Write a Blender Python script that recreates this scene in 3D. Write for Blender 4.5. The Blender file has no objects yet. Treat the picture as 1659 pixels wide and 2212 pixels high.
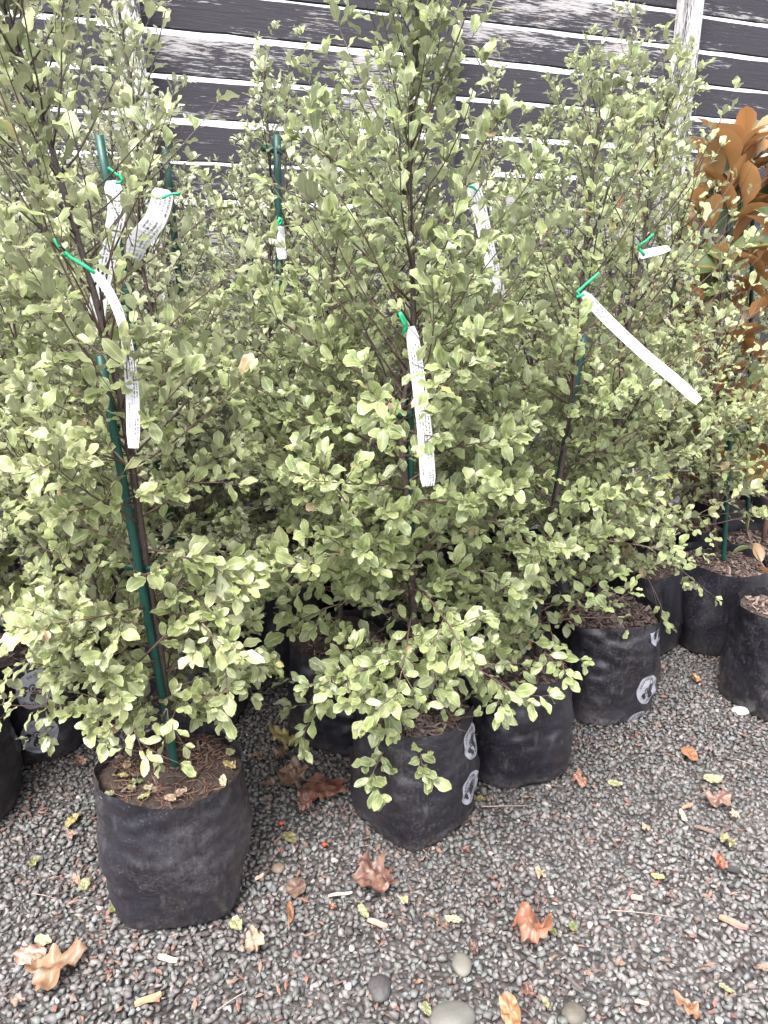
import bpy, math, random
import numpy as np
from mathutils import Vector, Matrix, Euler, noise

R_ = random.Random(7)
S = bpy.context.scene
COL = S.collection
rad = math.radians

# ------------------------------------------------------------------ camera
CAM_H, PITCH, FPX = 1.35, rad(19.0), 1609.0      # metres, radians, focal length in units of a 1659 x 2212 frame
cd = bpy.data.cameras.new('camera')
cam = bpy.data.objects.new('camera', cd)
COL.objects.link(cam)
cam.location = (0, 0, CAM_H)
cam.rotation_euler = (rad(90) - PITCH, 0, 0)
cd.sensor_fit = 'VERTICAL'
cd.sensor_height = 24.0
cd.lens = 24.0 * FPX / 2212.0
cd.clip_start = 0.05
cd.clip_end = 2000
S.camera = cam

# ------------------------------------------------------------------ sky, sun, exposure
SUN_EL, SUN_AZ = rad(62), rad(205)
w = bpy.data.worlds.new('World')
S.world = w
w.use_nodes = True
wn = w.node_tree
wn.nodes.clear()
wo = wn.nodes.new('ShaderNodeOutputWorld')
bg = wn.nodes.new('ShaderNodeBackground')
sky = wn.nodes.new('ShaderNodeTexSky')
sky.sky_type = 'NISHITA'
sky.sun_disc = False
sky.sun_elevation = SUN_EL
sky.sun_rotation = SUN_AZ
sky.dust_density = 4.0
hs = wn.nodes.new('ShaderNodeHueSaturation')
hs.inputs['Saturation'].default_value = 0.22
wn.links.new(sky.outputs[0], hs.inputs['Color'])
wn.links.new(hs.outputs[0], bg.inputs['Color'])
wn.links.new(bg.outputs[0], wo.inputs['Surface'])
bg.inputs['Strength'].default_value = 0.14
sd = bpy.data.lights.new('sun', 'SUN')
sd.energy = 1.2
sd.angle = rad(25)
sd.color = (1.0, 0.97, 0.93)
sun = bpy.data.objects.new('sun', sd)
COL.objects.link(sun)
sun.rotation_euler = (rad(90) - SUN_EL, 0, rad(180) - SUN_AZ)
S.view_settings.view_transform = 'Standard'
S.view_settings.look = 'None'
S.view_settings.gamma = 1.0
S.view_settings.exposure = 2.35
S.view_settings.use_curve_mapping = False
S.render.engine = 'CYCLES'
S.cycles.max_bounces = 6
S.cycles.transparent_max_bounces = 4

# ------------------------------------------------------------------ helpers: picture point -> place
CP, SP = math.cos(PITCH), math.sin(PITCH)
def ray(px, py):
    u, v = (px - 829.5) / FPX, (1106 - py) / FPX
    return Vector((u, CP + v * SP, -SP + v * CP))
def at(px, py, Y):
    d = ray(px, py)
    return Vector((0, 0, CAM_H)) + d * (Y / d.y)
def gnd(px, py, z=0.0):
    d = ray(px, py)
    return Vector((0, 0, CAM_H)) + d * ((z - CAM_H) / d.z)
def depth_of(p):
    return p[1] * CP + (CAM_H - p[2]) * SP

# ------------------------------------------------------------------ helpers: objects
def tag(o, label=None, cat=None, group=None, kind=None):
    if label: o['label'] = label
    if cat: o['category'] = cat
    if group: o['group'] = group
    if kind: o['kind'] = kind
    return o
def empty(name, loc):
    o = bpy.data.objects.new(name, None)
    o.empty_display_size = 0.1
    COL.objects.link(o)
    o.location = loc
    return o
def mesh_obj(name, V, F, mats, parent=None, smooth=True, loc=None, mi=None, uv=None, col=None):
    me = bpy.data.meshes.new(name)
    me.from_pydata([tuple(v) for v in V], [], F)
    return finish(name, me, mats, parent, smooth, loc, mi, uv, col)
def finish(name, me, mats, parent=None, smooth=True, loc=None, mi=None, uv=None, col=None):
    if not isinstance(mats, (list, tuple)): mats = [mats]
    for m in mats: me.materials.append(m)
    if smooth and len(me.polygons): me.polygons.foreach_set('use_smooth', [True] * len(me.polygons))
    if mi is not None: me.polygons.foreach_set('material_index', mi)
    if uv is not None:
        l = me.uv_layers.new(name='UVMap')
        vi = np.empty(len(me.loops), dtype=np.int32); me.loops.foreach_get('vertex_index', vi)
        l.data.foreach_set('uv', np.asarray(uv, dtype=np.float32)[vi].ravel())
    if col is not None:
        a = me.attributes.new('col', 'FLOAT_COLOR', 'POINT')
        c = np.asarray(col, dtype=np.float32)
        if c.shape[1] == 3: c = np.hstack([c, np.ones((len(c), 1), np.float32)])
        a.data.foreach_set('color', c.ravel())
    me.update()
    o = bpy.data.objects.new(name, me)
    COL.objects.link(o)
    if parent is not None: o.parent = parent
    if loc is not None: o.location = loc
    return o
def np_mesh(name, V, F):                                 # V (n,3), F (m,k) arrays, constant k
    me = bpy.data.meshes.new(name)
    n, (m, k) = len(V), F.shape
    me.vertices.add(n); me.vertices.foreach_set('co', np.asarray(V, np.float32).ravel())
    me.loops.add(m * k); me.loops.foreach_set('vertex_index', np.asarray(F, np.int32).ravel())
    me.polygons.add(m)
    me.polygons.foreach_set('loop_start', np.arange(0, m * k, k, dtype=np.int32))
    me.update(calc_edges=True)
    return me
class Geo:                                               # collects shapes of one object
    def __init__(s): s.V, s.F, s.M = [], [], []
    def add(s, V, F, m=0):
        o = len(s.V)
        s.V += [tuple(v) for v in V]
        s.F += [tuple(i + o for i in f) for f in F]
        s.M += [m] * len(F)
    def tube(s, pts, rr, n=6, m=0, cap=True):
        pts = [Vector(p) for p in pts]
        V, F = [], []
        up = Vector((0.31, 0.17, 0.93))
        for i, p in enumerate(pts):
            d = (pts[min(i + 1, len(pts) - 1)] - pts[max(i - 1, 0)]).normalized()
            a = d.cross(up)
            if a.length < 1e-3: a = d.cross(Vector((1, 0, 0)))
            a.normalize(); b = a.cross(d)
            r = rr[i] if hasattr(rr, '__len__') else rr
            for k in range(n):
                t = 2 * math.pi * k / n
                V.append(p + a * (r * math.cos(t)) + b * (r * math.sin(t)))
        for i in range(len(pts) - 1):
            for k in range(n):
                F.append((i * n + k, i * n + (k + 1) % n, (i + 1) * n + (k + 1) % n, (i + 1) * n + k))
        if cap:
            F.append(tuple(range(n - 1, -1, -1)))
            F.append(tuple((len(pts) - 1) * n + k for k in range(n)))
        s.add(V, F, m)
    def box(s, c, h, m=0, rot=None):
        V = []
        for dz in (-1, 1):
            for dx, dy in ((-1, -1), (1, -1), (1, 1), (-1, 1)):
                v = Vector((dx * h[0], dy * h[1], dz * h[2]))
                if rot is not None: v = rot @ v
                V.append(Vector(c) + v)
        s.add(V, [(3, 2, 1, 0), (4, 5, 6, 7), (0, 1, 5, 4), (1, 2, 6, 5), (2, 3, 7, 6), (3, 0, 4, 7)], m)
    def build(s, name, mats, parent=None, smooth=True, org=None):
        V = s.V if org is None else [(v[0] - org[0], v[1] - org[1], v[2] - org[2]) for v in s.V]
        return mesh_obj(name, V, s.F, mats, parent, smooth, mi=s.M)
def smooth_path(P, n):
    P = [Vector(p) for p in P]
    if len(P) == 2: return [P[0].lerp(P[1], i / n) for i in range(n + 1)]
    out = []
    Q = [P[0] * 2 - P[1]] + P + [P[-1] * 2 - P[-2]]
    for i in range(n + 1):
        t = i / n * (len(P) - 1)
        k = min(int(t), len(P) - 2); f = t - k
        a, b, c, d = Q[k], Q[k + 1], Q[k + 2], Q[k + 3]
        out.append(0.5 * ((2 * b) + (c - a) * f + (2 * a - 5 * b + 4 * c - d) * f * f + (3 * b - a - 3 * c + d) * f ** 3))
    return out

# ------------------------------------------------------------------ materials
class NT:
    def __init__(s, name):
        s.m = bpy.data.materials.new(name); s.m.use_nodes = True
        s.t = s.m.node_tree; s.t.nodes.clear()
        s.out = s.n('ShaderNodeOutputMaterial')
        s.p = s.n('ShaderNodeBsdfPrincipled')
        s.l(s.p.outputs[0], s.out.inputs[0])
    def n(s, k, **kw):
        x = s.t.nodes.new(k)
        for a, b in kw.items(): setattr(x, a, b)
        return x
    def l(s, a, b): s.t.links.new(a, b)
    def set(s, **kw):
        for k, v in kw.items():
            k = k.replace('_', ' ')
            s.p.inputs[k].default_value = v
        return s
    def coord(s, which='Object', scale=(1, 1, 1), rnd=False):
        c = s.n('ShaderNodeTexCoord'); mp = s.n('ShaderNodeMapping')
        mp.inputs['Scale'].default_value = scale
        s.l(c.outputs[which], mp.inputs[0])
        if rnd:
            oi = s.n('ShaderNodeObjectInfo'); ml = s.n('ShaderNodeMath', operation='MULTIPLY'); ml.inputs[1].default_value = 37.0
            s.l(oi.outputs['Random'], ml.inputs[0]); s.l(ml.outputs[0], mp.inputs['Location'])
        return mp.outputs[0]
    def noise(s, vec, scale, detail=4, rough=.55, out=0):
        x = s.n('ShaderNodeTexNoise'); x.inputs['Scale'].default_value = scale
        x.inputs['Detail'].default_value = detail; x.inputs['Roughness'].default_value = rough
        if vec is not None: s.l(vec, x.inputs['Vector'])
        return x.outputs[out]
    def ramp(s, f, stops, interp='LINEAR'):
        x = s.n('ShaderNodeValToRGB'); x.color_ramp.interpolation = interp
        e = x.color_ramp.elements
        while len(e) < len(stops): e.new(0.5)
        for i, (p, c) in enumerate(stops):
            e[i].position = p
            e[i].color = (c, c, c, 1) if not hasattr(c, '__len__') else (*c, 1)
        s.l(f, x.inputs[0]); return x.outputs[0]
    def mix(s, f, a, b, mode='MIX'):
        x = s.n('ShaderNodeMix', data_type='RGBA', blend_type=mode)
        for i, v in ((0, f), (6, a), (7, b)):
            if hasattr(v, 'is_linked') or hasattr(v, 'links'): s.l(v, x.inputs[i])
            elif i == 0: x.inputs[0].default_value = v
            else: x.inputs[i].default_value = (*v, 1)
        return x.outputs[2]
    def math(s, op, a, b=0.0):
        x = s.n('ShaderNodeMath', operation=op)
        for i, v in ((0, a), (1, b)):
            if hasattr(v, 'links'): s.l(v, x.inputs[i])
            else: x.inputs[i].default_value = v
        return x.outputs[0]
    def bump(s, h, strength=.3, dist=.002):
        b = s.n('ShaderNodeBump'); b.inputs['Strength'].default_value = strength; b.inputs['Distance'].default_value = dist
        s.l(h, b.inputs['Height']); s.l(b.outputs[0], s.p.inputs['Normal'])
    def attr(s, nm, o='Color'):
        a = s.n('ShaderNodeAttribute'); a.attribute_name = nm; return a.outputs[o]

def leaf_material(name, pale, rib, back, rough=.42, trans=.22, edge=.4, bk=.55):
    t = NT(name)
    c = t.attr('col')
    uv = t.n('ShaderNodeUVMap'); sp = t.n('ShaderNodeSeparateXYZ'); t.l(uv.outputs[0], sp.inputs[0])
    u = t.math('ABSOLUTE', t.math('MULTIPLY', t.math('SUBTRACT', sp.outputs[0], .5), 2.0))
    ed = t.math('MULTIPLY', t.ramp(u, [(.72, 0.0), (.98, 1.0)]), edge)
    mr = t.math('MULTIPLY', t.ramp(u, [(.03, 1.0), (.12, 0.0)]), .55)
    cc = t.mix(ed, c, pale)
    cc = t.mix(mr, cc, rib)
    nz = t.noise(t.coord('Object', rnd=True), 60, 3)
    cc = t.mix(t.ramp(nz, [(.35, 0.0), (.7, .35)]), cc, pale)
    g = t.n('ShaderNodeNewGeometry')
    cc = t.mix(t.math('MULTIPLY', g.outputs['Backfacing'], bk), cc, back)
    cc = t.mix(t.math('MULTIPLY', mr, .5), cc, rib)
    t.l(cc, t.p.inputs['Base Color'])
    t.set(Roughness=rough)
    t.p.inputs['Specular IOR Level'].default_value = .6
    t.bump(nz, .25, .002)
    tr = t.n('ShaderNodeBsdfTranslucent'); t.l(cc, tr.inputs[0])
    ms = t.n('ShaderNodeMixShader'); ms.inputs[0].default_value = trans
    t.l(t.p.outputs[0], ms.inputs[1]); t.l(tr.outputs[0], ms.inputs[2]); t.l(ms.outputs[0], t.out.inputs[0])
    return t.m
M = {}
M['leaf'] = leaf_material('wavy_leaf', (.42, .425, .27), (.38, .40, .24), (.33, .34, .24), .33, .3, .7)
M['magnolia'] = leaf_material('copper_backed_leaf', (.1, .13, .06), (.30, .15, .05), (.52, .26, .11), .3, .16, .15, .92)
M['litter'] = leaf_material('dry_leaf', (.3, .2, .13), (.1, .05, .035), (.22, .13, .08), .5, .1, .12)
t = NT('dark_evergreen'); t.set(Base_Color=(.035, .055, .018, 1), Roughness=.55); M['evergreen'] = t.m
def bark(name, a, b):
    t = NT(name)
    nz = t.noise(t.coord('Object', (60, 60, 18)), 6, 5)
    sp = t.noise(t.coord('Object'), 420, 1)
    c = t.mix(t.ramp(nz, [(.3, 0.0), (.7, 1.0)]), a, b)
    c = t.mix(t.ramp(sp, [(.68, 0.0), (.72, .6)]), c, (.3, .27, .24))
    t.l(c, t.p.inputs['Base Color']); t.set(Roughness=.6); t.bump(nz, .5, .002)
    return t.m
M['bark'] = bark('dark_bark', (.028, .018, .017), (.075, .05, .043))
M['twig'] = bark('red_brown_twig', (.06, .028, .022), (.13, .08, .065))
M['dry_twig'] = bark('dry_stick', (.16, .11, .09), (.3, .24, .2))
t = NT('green_plastic_stake')
nz = t.noise(t.coord('Object'), 300, 2)
t.l(t.mix(t.ramp(nz, [(.6, 0.0), (.75, .5)]), (.004, .046, .036), (.022, .10, .075)), t.p.inputs['Base Color']); t.set(Roughness=.45); t.bump(nz, .3, .001)
M['stake'] = t.m
t = NT('green_tie'); t.set(Base_Color=(.0, .36, .15, 1), Roughness=.4); M['tie'] = t.m
# black plastic planter bag, dusty with fine scuffs
t = NT('black_plastic_bag')
co = t.coord('Object', rnd=True)
a = t.noise(co, 9, 5); b = t.noise(co, 260, 3); d = t.noise(t.coord('Object', (1, 1, .25), rnd=True), 60, 4)
c = t.mix(t.ramp(a, [(.4, 0.0), (.75, .8)]), (.006, .0056, .0095), (.016, .0148, .023))
cs = t.noise(co, 130, 2, .7)
c = t.mix(t.math('MULTIPLY', t.ramp(cs, [(.52, 0.0), (.6, 1.0)]), t.ramp(t.noise(co, 5, 2), [(.42, 0.03), (.62, .4)])), c, (.075, .068, .066))
c = t.mix(t.ramp(b, [(.58, 0.0), (.70, .5)]), c, (.085, .08, .085))
c = t.mix(t.ramp(d, [(.58, 0.0), (.8, .6)]), c, (.07, .066, .07))
du = t.math('MULTIPLY', t.attr('col', 'Fac'), t.ramp(t.noise(co, 95, 4, .75), [(.38, .05), (.62, 1.6)]))
c = t.mix(t.math('MINIMUM', du, .8), c, (.115, .10, .098))
t.l(c, t.p.inputs['Base Color'])
t.l(t.ramp(a, [(.3, .27), (.7, .46)]), t.p.inputs['Roughness']); t.p.inputs['Specular IOR Level'].default_value = .7
mg = t.n('ShaderNodeTexNoise'); mg.noise_type = 'RIDGED_MULTIFRACTAL'; mg.inputs['Scale'].default_value = 5; mg.inputs['Detail'].default_value = 3
t.l(t.coord('Object', (1, 1, 2.6), rnd=True), mg.inputs['Vector'])
t.bump(t.math('ADD', t.math('MULTIPLY', mg.outputs[0], .9), t.math('MULTIPLY', t.math('ADD', b, d), .10)), .32, .005)
M['bag'] = t.m
t = NT('printed_white'); nz = t.noise(t.coord('Object'), 90, 4)
t.l(t.mix(t.ramp(nz, [(.5, 0.0), (.75, .6)]), (.28, .28, .315), (.15, .15, .175)), t.p.inputs['Base Color']); t.set(Roughness=.5); M['print'] = t.m
t = NT('printed_black'); t.set(Base_Color=(.02, .02, .025, 1), Roughness=.5); M['ink'] = t.m
t = NT('potting_soil'); nz = t.noise(t.coord('Object'), 70, 6, .7)
t.l(t.ramp(nz, [(.3, (.018, .012, .01)), (.7, (.07, .045, .036))]), t.p.inputs['Base Color']); t.set(Roughness=.85); t.bump(nz, 1, .008); M['soil'] = t.m
t = NT('bark_chips')
t.l(t.attr('col'), t.p.inputs['Base Color']); t.set(Roughness=.75); t.bump(t.noise(t.coord('Object', (1, 1, 1)), 200, 3), .4, .001); M['chip'] = t.m
t = NT('gravel_stone'); co = t.coord('Object'); nz = t.noise(co, 130, 4, .65)
c = t.mix(t.ramp(nz, [(.4, 0.0), (.75, .25)]), t.attr('col'), (.16, .155, .15))
t.l(c, t.p.inputs['Base Color']); t.set(Roughness=.6); t.p.inputs['Specular IOR Level'].default_value = .3; t.bump(nz, .3, .001); M['stone'] = t.m
t = NT('ground_grit'); co = t.coord('Object')
vo = t.n('ShaderNodeTexVoronoi'); vo.inputs['Scale'].default_value = 75; t.l(co, vo.inputs['Vector'])
sc = t.n('ShaderNodeSeparateColor'); t.l(vo.outputs['Color'], sc.inputs[0])
c = t.ramp(sc.outputs[0], [(0, (.03, .025, .025)), (.5, (.065, .06, .06)), (1, (.11, .105, .105))])
c = t.mix(t.ramp(vo.outputs['Distance'], [(.3, 0.0), (.7, .9)]), c, (.025, .02, .018))
t.l(c, t.p.inputs['Base Color']); t.set(Roughness=.75)
t.bump(t.math('SUBTRACT', 1.0, vo.outputs['Distance']), 1, .008); M['ground'] = t.m
# weathered black-stained boards
def wood(name, along, weather, hi=(.31, .295, .30), dark=((.014, .012, .018), (.033, .029, .039))):
    t = NT(name)
    sc = [34, 34, 34]; sc[along] = 2.2
    sl = [9, 9, 9]; sl[along] = 2.2
    g = t.noise(t.coord('Object', tuple(sc), rnd=True), 3.0, 8, .72)
    p = t.noise(t.coord('Object', tuple(sl), rnd=True), 1.0, 3, .5)
    fine = t.noise(t.coord('Object', tuple(x * 2.4 for x in sc), rnd=True), 3.0, 4, .7)
    f = t.math('ADD', t.math('MULTIPLY', g, .62), t.math('MULTIPLY', p, .75))
    f = t.math('ADD', f, t.math('MULTIPLY', t.math('SUBTRACT', fine, .5), .7))
    k = t.ramp(f, [(.715 - weather, 0.0), (.80 - weather, 1.0)])
    base = t.mix(g, dark[0], dark[1])
    brown = t.noise(t.coord('Object', tuple(sl), rnd=True), 2.3, 2)
    pale = t.mix(t.ramp(brown, [(.55, 0.0), (.75, .6)]), hi, (.3, .22, .17))
    t.l(t.mix(k, base, pale), t.p.inputs['Base Color']); t.set(Roughness=.8)
    t.bump(g, .7, .004)
    return t.m
M['board'] = wood('weathered_black_board', 0, -.10)
M['board_b'] = wood('peeling_black_board', 0, -.025)
M['post_pale'] = wood('bleached_post', 2, .08, (.42, .41, .41))
M['post_dark'] = wood('black_post', 2, -.2)
# plant label: white plastic with rows of fine print
t = NT('label_plastic')
uv = t.n('ShaderNodeUVMap'); sp = t.n('ShaderNodeSeparateXYZ'); t.l(uv.outputs[0], sp.inputs[0])
rows = t.math('GREATER_THAN', t.math('FRACT', t.math('MULTIPLY', sp.outputs[0], 5.0)), .5)
mp = t.n('ShaderNodeMapping'); mp.inputs['Scale'].default_value = (5, 120, 1); t.l(uv.outputs[0], mp.inputs[0])
wds = t.ramp(t.noise(mp.outputs[0], 1.0, 2), [(.47, 0.0), (.5, 1.0)])
blk = t.n('ShaderNodeMapping'); blk.inputs['Scale'].default_value = (.7, 5, 1); t.l(uv.outputs[0], blk.inputs[0])
on = t.ramp(t.noise(blk.outputs[0], 1.0, 1), [(.44, 0.0), (.5, 1.0)])
mar = t.math('LESS_THAN', t.math('ABSOLUTE', t.math('SUBTRACT', sp.outputs[0], .5)), .4)
k = t.math('MULTIPLY', t.math('MULTIPLY', rows, wds), t.math('MULTIPLY', on, mar))
t.l(t.mix(t.math('MULTIPLY', k, .9), (.6, .6, .62), (.03, .035, .035)), t.p.inputs['Base Color']); t.set(Roughness=.35)
M['label'] = t.m
t = NT('berry'); t.set(Base_Color=(.5, .05, .015, 1), Roughness=.3); M['berry'] = t.m
t = NT('red_root'); nz = t.noise(t.coord('Object'), 90, 2)
t.l(t.mix(nz, (.09, .045, .03), (.22, .12, .08)), t.p.inputs['Base Color']); t.set(Roughness=.7); M['root'] = t.m

# ------------------------------------------------------------------ ground
g = Geo()
g.add([(-300, -300, 0), (300, -300, 0), (300, 300, 0), (-300, 300, 0)], [(0, 1, 2, 3)])
tag(g.build('ground', M['ground'], smooth=False), kind='structure')

# ------------------------------------------------------------------ fence
FX0, FY0 = -1.01, 3.60
fdir = Vector((1, .406, 0)).normalized(); fnor = Vector((fdir.y, -fdir.x, 0))     # fnor points to the camera side
fence = empty('fence', (FX0, FY0, 0))
tag(fence, 'tall weathered black board fence with bright gaps behind the shrubs', 'fence')
fang = math.atan2(fdir.y, fdir.x)
def fence_s(X): return (X - FX0) / fdir.x
posts = [(-3.92, 'd'), (-2.47, 'd'), (-1.06, 'p'), (.271, 'd'), (1.614, 'p'), (2.97, 'd'), (4.35, 'p')]
def board_mesh(L, seed, mat):
    rr = random.Random(seed); n = 14; V, F = [], []
    hh, th = .0735, .011
    for i in range(n + 1):
        x = L * (i / n - .5)
        t0 = hh - abs(rr.gauss(0, .0022)); b0 = -hh + abs(rr.gauss(0, .0022)); wob = rr.gauss(0, .001)
        for y, z in ((-th + wob, b0 + .003), (-th + wob, t0 - .003), (-th + .003 + wob, t0), (th + wob, t0), (th + wob, b0), (-th + .003 + wob, b0)):
            V.append((x, y, z))
    for i in range(n):
        for k in range(6):
            F.append((i * 6 + k, i * 6 + (k + 1) % 6, (i + 1) * 6 + (k + 1) % 6, (i + 1) * 6 + k))
    F.append(tuple(range(6))); F.append(tuple(n * 6 + k for k in range(5, -1, -1)))
    me = bpy.data.meshes.new('board'); me.from_pydata(V, [], F); me.materials.append(M[mat]); return me
for bi in range(len(posts) - 1):
    sa, sb = fence_s(posts[bi][0]), fence_s(posts[bi + 1][0])
    L = sb - sa - .004
    vs = [board_mesh(L, 100 * bi + k, 'board_b' if k % 2 else 'board') for k in range(5)]
    off = R_.uniform(-.03, .03) if bi not in (2, 3) else (.0 if bi == 2 else .01)
    if bi == 4: off = .012
    for k in range(19):
        z = 2.24 - .0825 + .165 * (k - 13) + off + R_.gauss(0, .003)
        if z < .09: continue
        o = bpy.data.objects.new('board', vs[(k * 2 + bi) % 5]); COL.objects.link(o); o.parent = fence
        p = fdir * ((sa + sb) / 2)
        o.location = (p.x, p.y, z); o.rotation_euler = (R_.gauss(0, .012), R_.gauss(0, .0022), fang)
for X, kd in posts:
    g = Geo(); q = random.Random(int(X * 100))
    hw = .05
    g.box((0, 0, 1.5), (hw, .05, 1.5))
    o = g.build('post', M['post_pale' if kd == 'p' else 'post_dark'], fence, smooth=False)
    bv = o.modifiers.new('bevel', 'BEVEL'); bv.width = .006; bv.segments = 2
    p = fdir * fence_s(X) + fnor * .064
    o.location = (p.x, p.y, 0); o.rotation_euler = (0, q.gauss(0, .006), fang)

# ------------------------------------------------------------------ leaves: shapes
def leaf_shape(seed, rows, wid=.235, wave=.06, ruff=.075, bend=.2, fold=.07, obov=1.15):
    rr = random.Random(seed)
    ph1, ph2, fr = rr.uniform(0, 6.3), rr.uniform(0, 6.3), rr.uniform(1.4, 2.2)
    wid = wid * rr.uniform(.85, 1.15)
    V, UV, F = [(0, 0, 0)], [(.5, 0)], []
    bd = bend * rr.uniform(.2, 1.5) * rr.choice((1, 1, 1, -.6))
    tw = rr.uniform(-.25, .25)
    for s in rows:
        s2 = max(0, (s - .1) / .9)
        wd = wid * (math.sin(math.pi * s2 ** obov) ** .75 if s2 > 0 else 0) + .018
        wl = wd * (1 + wave * 2 * math.sin(fr * 6.28 * s + ph1)); wr = wd * (1 + wave * 2 * math.sin(fr * 6.28 * s + ph2))
        zc = -bd * s * s
        for sx, ww, ph in ((-1, wl, ph1), (0, 0, 0), (1, wr, ph2)):
            z = zc + (abs(sx) * (fold * wd / wid + ruff * math.sin(fr * 6.28 * s + ph + 1.2)) + tw * s * sx * ww)
            V.append((sx * ww, s, z)); UV.append((.5 + .5 * sx, s))
    V.append((0, 1, -bd)); UV.append((.5, 1))
    F.append((0, 2, 1)); F.append((0, 3, 2))
    n = len(rows)
    for i in range(n - 1):
        a = 1 + 3 * i; b = a + 3
        F += [(a, a + 1, b + 1), (a, b + 1, b), (a + 1, a + 2, b + 2), (a + 1, b + 2, b + 1)]
    a = 1 + 3 * (n - 1); e = len(V) - 1
    F += [(a, a + 1, e), (a + 1, a + 2, e)]
    return np.array(V), np.array(F), np.array(UV)
HI = [.1, .27, .44, .61, .77, .91]
LO = [.16, .48, .8]
SH_HI = [leaf_shape(i, HI) for i in range(8)]
SH_LO = [leaf_shape(i + 40, LO) for i in range(8)]
SH_MAG = [leaf_shape(i + 80, [.08, .25, .45, .65, .85], .215, .01, .012, .22, .12, .95) for i in range(6)]
def br(L, k): return [(a * k * 1.05, b * k * 1.03, c * k * (1.1 if k > 1.3 else .95)) for a, b, c in L]
TONES = {'green': [(.125, .17, .05), (.15, .195, .065), (.10, .145, .045), (.175, .21, .08), (.13, .165, .07)],
         'grey': [(.135, .16, .085), (.165, .185, .11), (.12, .145, .07), (.19, .20, .12), (.15, .175, .075)],
         'lime': [(.15, .19, .06), (.185, .225, .085), (.125, .165, .05), (.215, .24, .11), (.155, .18, .08)]}
TONES = {k: br(v, 1.72 if k == 'grey' else 1.2) for k, v in TONES.items()}
ODD = [(.30, .26, .07), (.28, .17, .09), (.22, .22, .06)]
leaf_mesh_cache = {}
def leaf_mesh(si, ci, tone, shapes, key, mat):
    k = (key, si, ci, tone)
    if k not in leaf_mesh_cache:
        V, F, UV = shapes[si]
        me = np_mesh('leaf', V, F)
        me.materials.append(M[mat])
        me.polygons.foreach_set('use_smooth', [True] * len(F))
        l = me.uv_layers.new(name='UVMap'); l.data.foreach_set('uv', UV[F.ravel()].astype(np.float32).ravel())
        c = ((TONES[tone] if isinstance(tone, str) else list(tone)) + ODD)[ci]
        a = me.attributes.new('col', 'FLOAT_COLOR', 'POINT')
        a.data.foreach_set('color', np.tile(np.array((*c, 1), np.float32), len(V)))
        leaf_mesh_cache[k] = me
    return leaf_mesh_cache[k]

# every leaf of every shrub is worked out first, so the largest ones in view can become objects of their own
PLANTS = []
class Plant:
    def __init__(s, root, tone, shapes=SH_HI, key='hi', mat='leaf', pool=None):
        s.root, s.tone, s.shapes, s.key, s.mat = root, tone, shapes, key, mat
        s.P, s.A, s.N, s.L, s.C = [], [], [], [], []
        PLANTS.append(s)
    def leaf(s, p, a, n, L, c):
        s.P.append(p[:]); s.A.append(a[:]); s.N.append(n[:]); s.L.append(L); s.C.append(c)

def put_leaves(pl, path, rr, L0, s0=0.0, rosette=True, spacing=.42, drop=0.0):
    """leaves set spirally along a twig"""
    seg = [(path[i + 1] - path[i]).length for i in range(len(path) - 1)]
    tot = sum(seg)
    if tot < 1e-4: return
    d = s0 * tot; ph = rr.uniform(0, 6.28)
    while True:
        at_end = d >= tot
        dd = min(d, tot * .999); i = 0; acc = 0
        while i < len(seg) - 1 and acc + seg[i] < dd: acc += seg[i]; i += 1
        f = (dd - acc) / max(seg[i], 1e-6)
        p = path[i].lerp(path[i + 1], f); td = (path[i + 1] - path[i]).normalized()
        a1 = td.cross(Vector((.2, .1, 1)));
        if a1.length < .05: a1 = td.cross(Vector((1, 0, 0)))
        a1.normalize(); b1 = td.cross(a1)
        cnt = 1 if not at_end else (5 if rosette else 2)
        for k in range(cnt):
            ph += 2.4 + rr.uniform(-.4, .4)
            radv = a1 * math.cos(ph) + b1 * math.sin(ph)
            op = rr.uniform(.5, 1.05) if not at_end else rr.uniform(.9, 1.6)
            ax = (td * op + radv * .9 + Vector((0, 0, rr.uniform(-.15, .35) - drop))).normalized()
            n = Vector((rr.gauss(0, .35), rr.gauss(0, .35) - .25, 1.0)) + td * .6 - radv * .25
            n = n - ax * n.dot(ax)
            if n.length < .05: n = ax.cross(a1)
            n.normalize()
            L = L0 * rr.uniform(.58, 1.28) * (1 if not at_end else rr.uniform(.6, .95))
            c = rr.randrange(5) if rr.random() > .012 else 5 + rr.randrange(3)
            if at_end and rr.random() < .6: c = 3
            if rr.random() < .06 and d < tot * .8: continue
            pl.leaf(p, ax, n, L, c)
        if at_end: break
        d += L0 * spacing * rr.uniform(.7, 1.3)

def wander(p, d, L, rr, n, lift=0.0, wob=.12):
    out = [p.copy()]; d = d.normalized()
    for i in range(n):
        d = (d + Vector((rr.gauss(0, wob), rr.gauss(0, wob), rr.gauss(0, wob) + lift / n))).normalized()
        p = p + d * (L / n); out.append(p.copy())
    return out

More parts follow.
